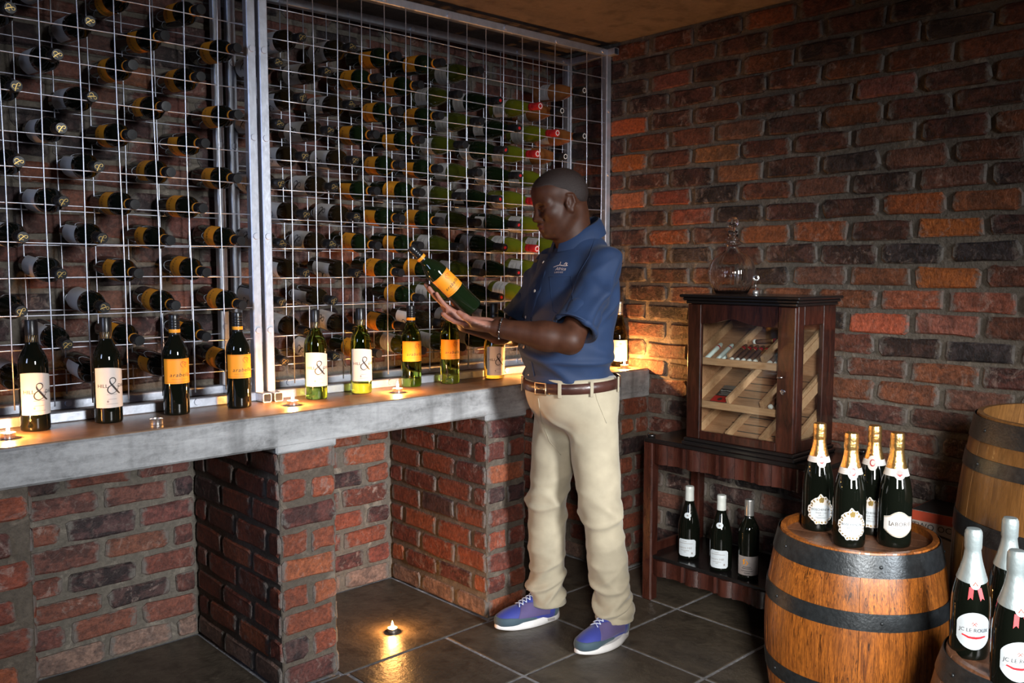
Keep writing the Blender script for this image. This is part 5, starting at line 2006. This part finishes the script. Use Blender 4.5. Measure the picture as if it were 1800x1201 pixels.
# shirt
SF = Field((-.24, -.34, .955), (.30, .36, 1.60), .0038)
SF.ell((.040, 0, 1.09), (.172, .190, .150), 0)
SF.ell((.026, 0, 1.25), (.156, .190, .185), .05)
SF.ell((-.004, 0, 1.33), (.140, .186, .150), .05)
SF.cap(R_SH + np.array((-.012, .03, 0)), (-.015, 0, 1.452), .062, .070, .05)
SF.cap((-.015, 0, 1.452), L_SH + np.array((-.012, -.03, 0)), .070, .062, .05)
SF.ell((-.016, 0, 1.478), (.084, .098, .062), .05)
SF.cap((0.026, -.03, .97), (0.026, .03, .97), .146, .146, .03)
ends = []
for sh, el, sl in ((L_SH, L_EL, .86), (R_SH, R_EL, .80)):
    ax = unit(el - sh)
    e_ = fm(sh, el, sl)
    SF.cap(sh, fm(sh, el, .98), .062, .084, .045, cut=(e_, ax))
    ends.append((sh, el, e_, ax))
SF.plane((0, 0, .985), (0, 0, -1))
for sh, el, e_, ax in ends:
    SF.cap(e_ - ax * .055, e_ + ax * .08, .060, .078, 0, 'sub')
SF.cap((-.012, 0, 1.46), nk, .060, .064, .004, 'sub')
sv, sq = SF.nets()
sn = SF.normals(sv)
x_, y_, z_ = sv.T
w_low = np.clip((1.16 - z_) / .16, 0, 1) * np.clip((z_ - .985) / .02, 0, 1)
arm_d = np.minimum(np.linalg.norm(sv - np.array((.02, .16, 1.33)), axis=1), np.linalg.norm(sv - np.array((.02, -.16, 1.33)), axis=1))
w_arm = np.exp(-(arm_d / .11) ** 2)
w_slv = np.clip((np.abs(y_) - .17) / .05, 0, 1)
disp = .0034 * ridged(sv, [((.3, .2, 1), 26, .5, 1), ((.8, .5, .6), 22, 2.1, 1)])
disp += .0120 * w_low * ridged(sv, [((.10, .25, 1), 62, 1.2, 1), ((-.2, .5, .9), 48, .2, .7)])
disp += .0140 * w_arm * ridged(sv, [((.75, .15, .75), 55, .3, 1), ((.55, -.2, .9), 40, 1.9, .7)])
disp += .0090 * w_slv * ridged(sv, [((.5, .2, .9), 44, 2.3, 1), ((-.4, .1, .8), 36, .8, .8)])
sv2 = relax(sv + sn * disp[:, None], sq, 2, .45)
shirt_me = np_mesh('shirt', sv2, sq, M['shirt'])
shirt = wear('shirt', shirt_me)
bvh_s = BVHTree.FromPolygons([tuple(p) for p in sv2], [tuple(int(i) for i in q) for q in sq])


def hit_shirt(px, py):
    o = PMI @ CAM
    d = (PMI.to_3x3() @ px_ray(px, py)).normalized()
    return bvh_s.ray_cast(o, d)[:2]


# collar: a folded band that rises to the nape
def band(fn_c, fn_r, n, rows, mat, name, a0=0.0, a1=2 * PI, closed=True, thick=.004):
    v, f = [], []
    m_ = len(rows)
    for i in range(n + (0 if closed else 1)):
        a = a0 + (a1 - a0) * i / n
        ring = [fn_r(a, t) for t in rows]
        v += ring
    nn = n if closed else n + 1
    for i in range(n):
        for k in range(m_ - 1):
            p, q = i * m_ + k, ((i + 1) % nn) * m_ + k
            f.append((p, q, q + 1, p + 1))
    me = mesh_from(name, v, f, mat, True)
    return me


def collar_r(a, t):
    # t 0..1 inner rise, 1..2 folded outer fall
    back = (1 - math.cos(a)) / 2          # 0 front, 1 back
    ztop = 1.522 + .074 * back
    cx = -.004 - .014 * back
    if t <= 1:
        z = ztop - (.040) * (1 - t)
        r = .069 + .003 * (1 - t)
    else:
        u = t - 1
        z = ztop + .003 * math.sin(PI * min(1, u * 3)) - .060 * u
        r = .072 + .027 * u + .005 * math.sin(PI * u)
    return (cx + r * 1.02 * math.cos(a), r * .98 * math.sin(a), z - .10 * (r - .075) * math.cos(a))


wear('collar', band(None, collar_r, 64, [0, .5, 1, 1.12, 1.35, 1.6, 1.85, 2.0], M['shirt'], 'collar', .16, 2 * PI - .16, False), shirt)
# sleeve hems
for sh, el, e_, ax in ends:
    o_ = unit(np.cross(ax, (0, 0, 1.0)))
    o2 = np.cross(ax, o_)
    pts = []
    for i in range(40):
        a = 2 * PI * i / 40
        pts.append(tuple(e_ - ax * .004 + (o_ * math.cos(a) + o2 * math.sin(a)) * .0800))
    wear('sleeve_hem', MB().tube(pts, .0036, 8, closed=True).mesh('sleeve_hem', M['shirt'], True), shirt)
# buttons, name badge, chest embroidery
btn = MB().lathe([(0.0052, 0), (0.0058, .0008), (0.0058, .0020), (0.0048, .0026), (0.0036, .0020), (0.0, .0018)], 16, cap=False).mesh('button', M['button'], auto=50)
for px, py in ((956, 462), (941, 512), (925.5, 558), (922, 611), (930.5, 658)):
    h_, n_ = hit_shirt(px, py)
    if h_ is not None:
        o = wear('button', btn, shirt)
        o.location = h_ + n_ * .0026
        o.rotation_mode = 'QUATERNION'
        o.rotation_quaternion = Vector((0, 0, 1)).rotation_difference(n_)


def applique(name, vf, px, py, mat, off=.003, tilt=0.0):
    """flat artwork laid on the shirt around the surface point seen at px, py"""
    c, n_ = hit_shirt(px, py)
    up = (Vector((0, 0, 1)) - n_ * n_.z).normalized()
    rt = up.cross(n_).normalized()
    rot = Quaternion(n_, tilt)
    up, rt = rot @ up, rot @ rt
    out = []
    for x, y in vf[0]:
        p = c + rt * x + up * y + n_ * .05
        h2 = bvh_s.ray_cast(p, -n_)[0]
        out.append(tuple((h2 if h2 is not None else p - n_ * .05) + n_ * off))
    wear(name, mesh_from(name, out, vf[1], mat), shirt)


EMB_M = plain('pale_embroidery', (0.55, 0.42, 0.38), .6)
pr = Print()
pr.add(stroke2d([(-.030, -.004), (-.016, .001), (-.004, .004), (.006, .002), (.020, .001), (.028, .003)], .0016), 0, .012)
pr.add(stroke2d([(-.006, .004), (-.004, .012), (-.006, .017)], .0014), 0, .014).add(stroke2d([(.012, .004), (.017, .012), (.023, .010), (.020, .004), (.026, .001)], .0022), 0, .014)
pr.add(text2d('Africa', .018, shear=.15), .004, .0).add(text2d('LODGE', .0088, space=1.35), .0, -.0145)
applique('embroidery', (pr.v, pr.f), 984, 473, EMB_M, .0014)
nbv = rect2d(-.021, .021, -.0065, .0065, 6, 2)
applique('name_badge', nbv, 941, 459, plain('brass_badge', (0.30, 0.22, 0.10), .35, .7), .0035)

# button placket and pocket seams laid on the cloth
def on_cloth(bvh, px, py, off):
    o = PMI @ CAM
    d = (PMI.to_3x3() @ px_ray(px, py)).normalized()
    h2, n2 = bvh.ray_cast(o, d)[:2]
    return None if h2 is None else h2 + n2 * off


def seam(name, bvh, pts, r, mat, parent, off=.0004):
    out = []
    for i in range(len(pts) - 1):
        for k in range(5):
            t = k / 5
            q = on_cloth(bvh, pts[i][0] * (1 - t) + pts[i + 1][0] * t, pts[i][1] * (1 - t) + pts[i + 1][1] * t, off)
            if q is not None:
                out.append(tuple(q))
    q = on_cloth(bvh, pts[-1][0], pts[-1][1], off)
    if q is not None:
        out.append(tuple(q))
    if len(out) > 2:
        wear(name, MB().tube(out, r, 6).mesh(name, mat, True), parent)


PLK = [(958, 447), (950, 480), (941, 512), (932, 536), (926, 558), (922, 585), (922, 611), (926, 636), (931, 662)]
pv, pf = [], []
for cx_, cy__ in PLK:
    for dx in (-9, -8, 8, 9):
        q = on_cloth(bvh_s, cx_ + dx, cy__, .0003 if abs(dx) == 9 else .0024)
        pv.append(tuple(q) if q is not None else (pv[-1] if pv else (0, 0, 1.2)))
for i in range(len(PLK) - 1):
    for k in range(3):
        a_i = i * 4 + k
        pf.append((a_i, a_i + 4, a_i + 5, a_i + 1))
wear('placket', mesh_from('placket', pv, pf, M['shirt'], True), shirt)
seam('pocket_seam', bvh_s, [(966, 487), (1004, 486), (1008, 540), (990, 556), (972, 548), (966, 487)], .0008, M['shirt'], shirt)
seam('yoke_seam', bvh_s, [(1046, 418), (1036, 450), (1018, 480), (1004, 520)], .0008, M['shirt'], shirt)

# trousers
TF = Field((-.25, -.30, .055), (.26, .30, 1.02), .0046)
TF.ell((.012, 0, .93), (.166, .182, .145), 0)
TF.cap((0.026, -.03, .985), (0.026, .03, .985), .146, .146, .04)
L_AN, R_AN = np.array((-.105, .128, .06)), np.array((.022, -.148, .06))
L_KN, R_KN = np.array((-.035, .118, .50)), np.array((.040, -.120, .50))
L_HP, R_HP = np.array((-.010, .088, .87)), np.array((0.0, -.088, .87))
for hpj, kn_, an in ((L_HP, L_KN, L_AN), (R_HP, R_KN, R_AN)):
    TF.cap(hpj, kn_, .100, .077, .035)
    TF.cap(kn_, fm(kn_, an, .5), .077, .072, .02)
    TF.cap(fm(kn_, an, .45), an - np.array((0, 0, .03)), .072, .076, .02)
TF.plane((0, 0, 1.005), (0, 0, 1))
TF.plane((0, 0, .078), (0, 0, -1))
for an in (L_AN, R_AN):
    TF.cap(an - np.array((0, 0, .05)), an + np.array((0, 0, .04)), .066, .060, 0, 'sub')
tv, tq = TF.nets()
tn = TF.normals(tv)
x_, y_, z_ = tv.T
left = y_ > 0
ang_l = np.where(left, np.arctan2(y_ - .12, x_ + .06), np.arctan2(y_ + .13, x_ - .03))
w_ank = np.clip((.34 - z_) / .20, 0, 1) * np.clip((z_ - .085) / .03, 0, 1)
w_kn = gauss(z_, .49, .10)
w_cr = gauss(z_, .80, .09) * np.exp(-(y_ / .10) ** 2)
ph = np.where(left, 0.7, 2.2)
fold_a = ridged(tv + np.stack([0 * z_, 0 * z_, .02 * np.sin(ang_l * 1.0 + ph)], 1), [((.15, .10, 1), 74, .4, 1), ((.65, -.25, .8), 58, 1.9, .8), ((-.55, .4, .8), 47, 2.8, .7)])
fold_k = ridged(tv, [((.45, .2, .9), 64, 1.1, 1), ((-.6, -.3, .7), 52, .3, .8), ((.7, .3, -.5), 70, 2.0, .5)])
disp = .0105 * w_ank * fold_a + .0058 * w_kn * fold_k
disp += .0075 * w_cr * ridged(tv, [((.2, 1, .6), 48, .2, 1), ((.2, -1, .7), 42, 1.4, 1)])
disp += .0024 * ridged(tv, [((.3, .4, .5), 24, .3, 1), ((.2, -.6, .5), 19, 1.7, 1)])
tv2 = relax(tv + tn * disp[:, None], tq, 1, .4)
trousers = wear('trousers', np_mesh('trousers', tv2, tq, M['pants']))
bvh_t = BVHTree.FromPolygons([tuple(p) for p in tv2], [tuple(int(i) for i in q) for q in tq])


seam('pocket_seam', bvh_t, [(1043, 672), (1049, 702), (1066, 744)], .0016, M['pants'], trousers)
seam('fly_seam', bvh_t, [(946, 700), (951, 738), (966, 776), (986, 800)], .0014, M['pants'], trousers)

# belt follows the waist
WX = .026


def waist_r(a, z, off):
    o = Vector((WX, 0, z))
    d = Vector((math.cos(a), math.sin(a), 0))
    h2 = bvh_t.ray_cast(o + d * .4, -d)[0]
    r = (h2 - o).length if h2 is not None else .17
    return r + off


def belt_pt(a, t):
    zc = .978 - .010 * math.cos(a)
    prof_ = [(-.019, .001), (-.0175, .0052), (.0175, .0052), (.019, .001)]
    dz, off = prof_[int(t)]
    r = WR[int(round((a % (2 * PI)) / (2 * PI) * 96)) % 96] + off
    return (WX + r * math.cos(a), r * math.sin(a), zc + dz)


raw = [max(waist_r(2 * PI * i / 96, .978 - .010 * math.cos(2 * PI * i / 96) + dz, 0) for dz in (-.016, 0, .016)) for i in range(96)]
WR = [sum(raw[(i + k) % 96] for k in range(-3, 4)) / 7 + .0025 for i in range(96)]
belt = wear('belt', band(None, belt_pt, 96, [0, 1, 2, 3], M['leather'], 'belt'))
ab = math.radians(16)
rb_ = WR[int(ab / (2 * PI) * 96)] + .010
bc = Vector((WX + rb_ * math.cos(ab), rb_ * math.sin(ab), .978 - .010 * math.cos(ab)))
tgt = Vector((-math.sin(ab), math.cos(ab), 0))
nrm = Vector((math.cos(ab), math.sin(ab), 0))
pts = [bc + tgt * x + Vector((0, 0, z)) for x, z in ((-.024, -.021), (.024, -.021), (.024, .021), (-.024, .021))]
wear('buckle', MB().tube([tuple(p) for p in pts], .0032, 8, closed=True).tube([tuple(bc + tgt * -.024), tuple(bc + tgt * .020 + nrm * .002)], .0020, 6).mesh('buckle', M['buckle'], True), belt)
for deg in (-42, 42, 78, 118, 180, 250):
    a = math.radians(deg)
    i0 = int((a % (2 * PI)) / (2 * PI) * 96)
    r0 = WR[i0] + .0068
    zc = .978 - .010 * math.cos(a)
    nr_, tg_ = Vector((math.cos(a), math.sin(a), 0)), Vector((-math.sin(a), math.cos(a), 0))
    mt = Matrix((( nr_.x, tg_.x, 0, WX + nr_.x * r0), (nr_.y, tg_.y, 0, nr_.y * r0), (0, 0, 1, zc), (0, 0, 0, 1)))
    wear('belt_loop', MB().box(-.0016, .0016, -.0065, .0065, -.030, .026, .001, mt).mesh('belt_loop', M['pants']), trousers)


# ------------------------------------------------------------------ shoes
def build_shoe(heel, toe, tw):
    heel, toe = np.array(heel, float), np.array(toe, float)
    d = unit(toe - heel)
    ang = math.atan2(d[1], d[0])
    root = wear('shoe', None)
    root.location = (heel[0], heel[1], 0)
    root.rotation_euler = (0, 0, ang)
    # sole outline in local x (0 heel .. .285 toe)
    L = .285
    out = []
    n = 56
    for i in range(n):
        a = 2 * PI * i / n
        c, s_ = math.cos(a), math.sin(a)
        x = L / 2 + L / 2 * math.copysign(abs(c) ** .85, c)
        t = x / L
        wd = .034 + .016 * math.sin(PI * min(1, max(0, (t - .15) / .85)) ** .9) + .004 * math.sin(PI * t)
        y = wd * math.copysign(abs(s_) ** .75, s_) + tw * .008 * math.sin(PI * t)
        out.append((x, y))
    rows = [(0.0, -.004), (0.004, .0), (.014, .001), (.024, -.0005), (.030, -.003)]
    v, f = [], []
    for (z, o_) in rows:
        for x, y in out:
            t = x / L
            lift = .010 * max(0, (t - .72) / .28) ** 2 + .004 * max(0, (.10 - t) / .10) ** 2
            zt = z * (1.18 - .38 * t) + lift * (1 - z / .045)
            v.append((x + (o_ if x > L / 2 else -o_), y * (1 + o_ / .045), zt))
    for k in range(len(rows) - 1):
        for i in range(n):
            j = (i + 1) % n
            f.append((k * n + i, k * n + j, (k + 1) * n + j, (k + 1) * n + i))
    f.append(tuple(range(n))[::-1])
    f.append(tuple((len(rows) - 1) * n + i for i in range(n)))
    sole_ = obj('sole', mesh_from('sole', v, f, M['sole'], True), root)
    sharp_edges(sole_.data, 50)
    for sgn in (1, -1):
        obj('air_window', MB().box(.040, .098, -.0012, .0012, .011, .021, .001).mesh('air_window', M['grey_ink']), sole_, (0, sgn * .0415, 0), (0, 0, sgn * -.10))

    def upper(F, g=0.0):
        F.ell((.225, tw * .004, .036), (.058 + g, .043 + g, .036 + g), 0)
        F.ell((.165, tw * .003, .044), (.070 + g, .041 + g, .042 + g), .03)
        F.ell((.100, 0, .055), (.070 + g, .038 + g, .050 + g), .03)
        F.ell((.052, 0, .055), (.048 + g, .036 + g, .056 + g), .03)
        F.cap((.060, 0, .07), (.062, 0, .105), .040 + g, .038 + g, .02)
        F.cap((.155, tw * .002, .074), (.098, 0, .104), .020 + g, .023 + g, .02)
    box_ = ((-.01, -.065, .012), (.30, .065, .16), .0032)
    F = Field(*box_)
    upper(F)
    F.plane((0, 0, .022), (0, 0, -1))
    F.plane((0, 0, .118), (-.25, 0, 1))
    F.cap((.060, 0, .098), (.062, 0, .16), .031, .034, .004, 'sub')
    v_, q_ = F.nets()
    obj('upper', np_mesh('upper', relax(v_, q_, 1, .4), q_, M['shoe_blue']), root)

    def patch(name, mat, g, test):
        G = Field(*box_)
        upper(G, g)
        G.plane((0, 0, .020), (0, 0, -1))
        v2, q2_ = G.nets()
        dep = test(v2)
        v2 = v2 - G.normals(v2) * ((g + .003) * np.clip(1 - dep / .004, 0, 1) ** 2)[:, None]
        kp = (dep > -.004)[q2_].all(1)
        qq = q2_[kp]
        us, iv = np.unique(qq, return_inverse=True)
        if len(us):
            obj(name, np_mesh(name, v2[us], iv.reshape(qq.shape), mat), root)
    mn = lambda *a: np.minimum.reduce(a)
    patch('toe_guard', M['shoe_teal'], .0022, lambda p: mn(.055 - .14 * np.clip(.235 - p[:, 0], 0, 1) + .10 * np.clip(p[:, 0] - .262, 0, 1) - p[:, 2], p[:, 0] - .118))
    patch('heel_counter', M['shoe_teal'], .0022, lambda p: mn(.040 + .25 * np.clip(p[:, 2] - .05, 0, 1) - p[:, 0], .100 - p[:, 2], p[:, 2] - .022))
    patch('side_panel', M['shoe_purple'], .0016, lambda p: mn(p[:, 0] - .062, .205 - .6 * np.clip(p[:, 2] - .05, 0, 1) - p[:, 0], p[:, 2] - .040, .098 - p[:, 2], np.abs(p[:, 1]) - .013))
    # laces
    FL = Field(*box_)
    upper(FL, .0035)
    lv, lq = FL.nets()
    bt = BVHTree.FromPolygons([tuple(p) for p in lv], [tuple(int(i) for i in q) for q in lq])

    def drop(x, y):
        h2 = bt.ray_cast(Vector((x, y, .3)), Vector((0, 0, -1)))[0]
        return tuple(h2) if h2 is not None else (x, y, .09)
    for k in range(5):
        xx = .188 - k * .0155
        for sgn in (1, -1):
            pts_ = [drop(xx - .0155 * t if True else xx, sgn * (-.0185 + .037 * t)) for t in [i / 6 for i in range(7)]]
            obj('lace', MB().tube(pts_, .0020, 6).mesh('lace', M['lace'], True), root)
    for sgn in (1, -1):
        p0 = Vector(drop(.112, 0))
        pts_ = []
        for i in range(15):
            t = i / 14
            a = PI * 2 * t
            pts_.append(tuple(p0 + Vector((.010 * math.sin(a) + .012 * math.sin(PI * t), sgn * .034 * math.sin(PI * t), .006 * math.sin(PI * t) + .002 - .010 * math.sin(PI * t) ** 2))))
        obj('lace', MB().tube(pts_, .0019, 6).mesh('lace', M['lace'], True), root)
    return root


build_shoe((-.165, .122), (.100, .166), 1)
build_shoe((-.040, -.150), (.230, -.178), -1)

# bead bracelet on the left wrist
wd_ = unit(L_WR - L_EL)
bc_ = L_WR - wd_ * .012
u1 = unit(np.cross(wd_, (0, 0, 1.0)))
u2 = np.cross(wd_, u1)
bead = MB().lathe([(0.0004, -.0034), (.0024, -.0024), (.0034, 0), (.0024, .0024), (.0004, .0034)], 10).mesh('bead', M['black_lacquer'], True)
bead2 = MB().lathe([(0.0004, -.0034), (.0024, -.0024), (.0034, 0), (.0024, .0024), (.0004, .0034)], 10).mesh('bead', M['bright'], True)
brc = obj('bracelet', MB().tube([tuple(bc_ + (u1 * math.cos(2 * PI * i / 32) + u2 * math.sin(2 * PI * i / 32)) * .0350) for i in range(32)], .0012, 6, closed=True).mesh('bracelet', M['black_lacquer'], True), person)
for i in range(26):
    a = 2 * PI * i / 26
    obj('bead', bead2 if i % 4 == 0 else bead, brc, tuple(bc_ + (u1 * math.cos(a) + u2 * math.sin(a)) * .0352))

# ------------------------------------------------------------------ the bottle in his hands
base_w = PM @ Vector(B_BASE)
ax_w = (PM.to_3x3() @ Vector(B_AX)).normalized()
q0 = Vector((0, 0, 1)).rotation_difference(ax_w)
front = q0 @ Vector((0, -1, 0))
want = PM.to_3x3() @ Vector(VIEW)
want = (Quaternion(ax_w, math.radians(10)) @ want)
ang = math.atan2(ax_w.dot(front.cross(want)), front.dot(want))
put_bottle('ar_held', 'wine_bottle', 'green bottle with orange label held tilted in the hands of the man', None, loc=base_w, quat=Quaternion(ax_w, ang) @ q0)
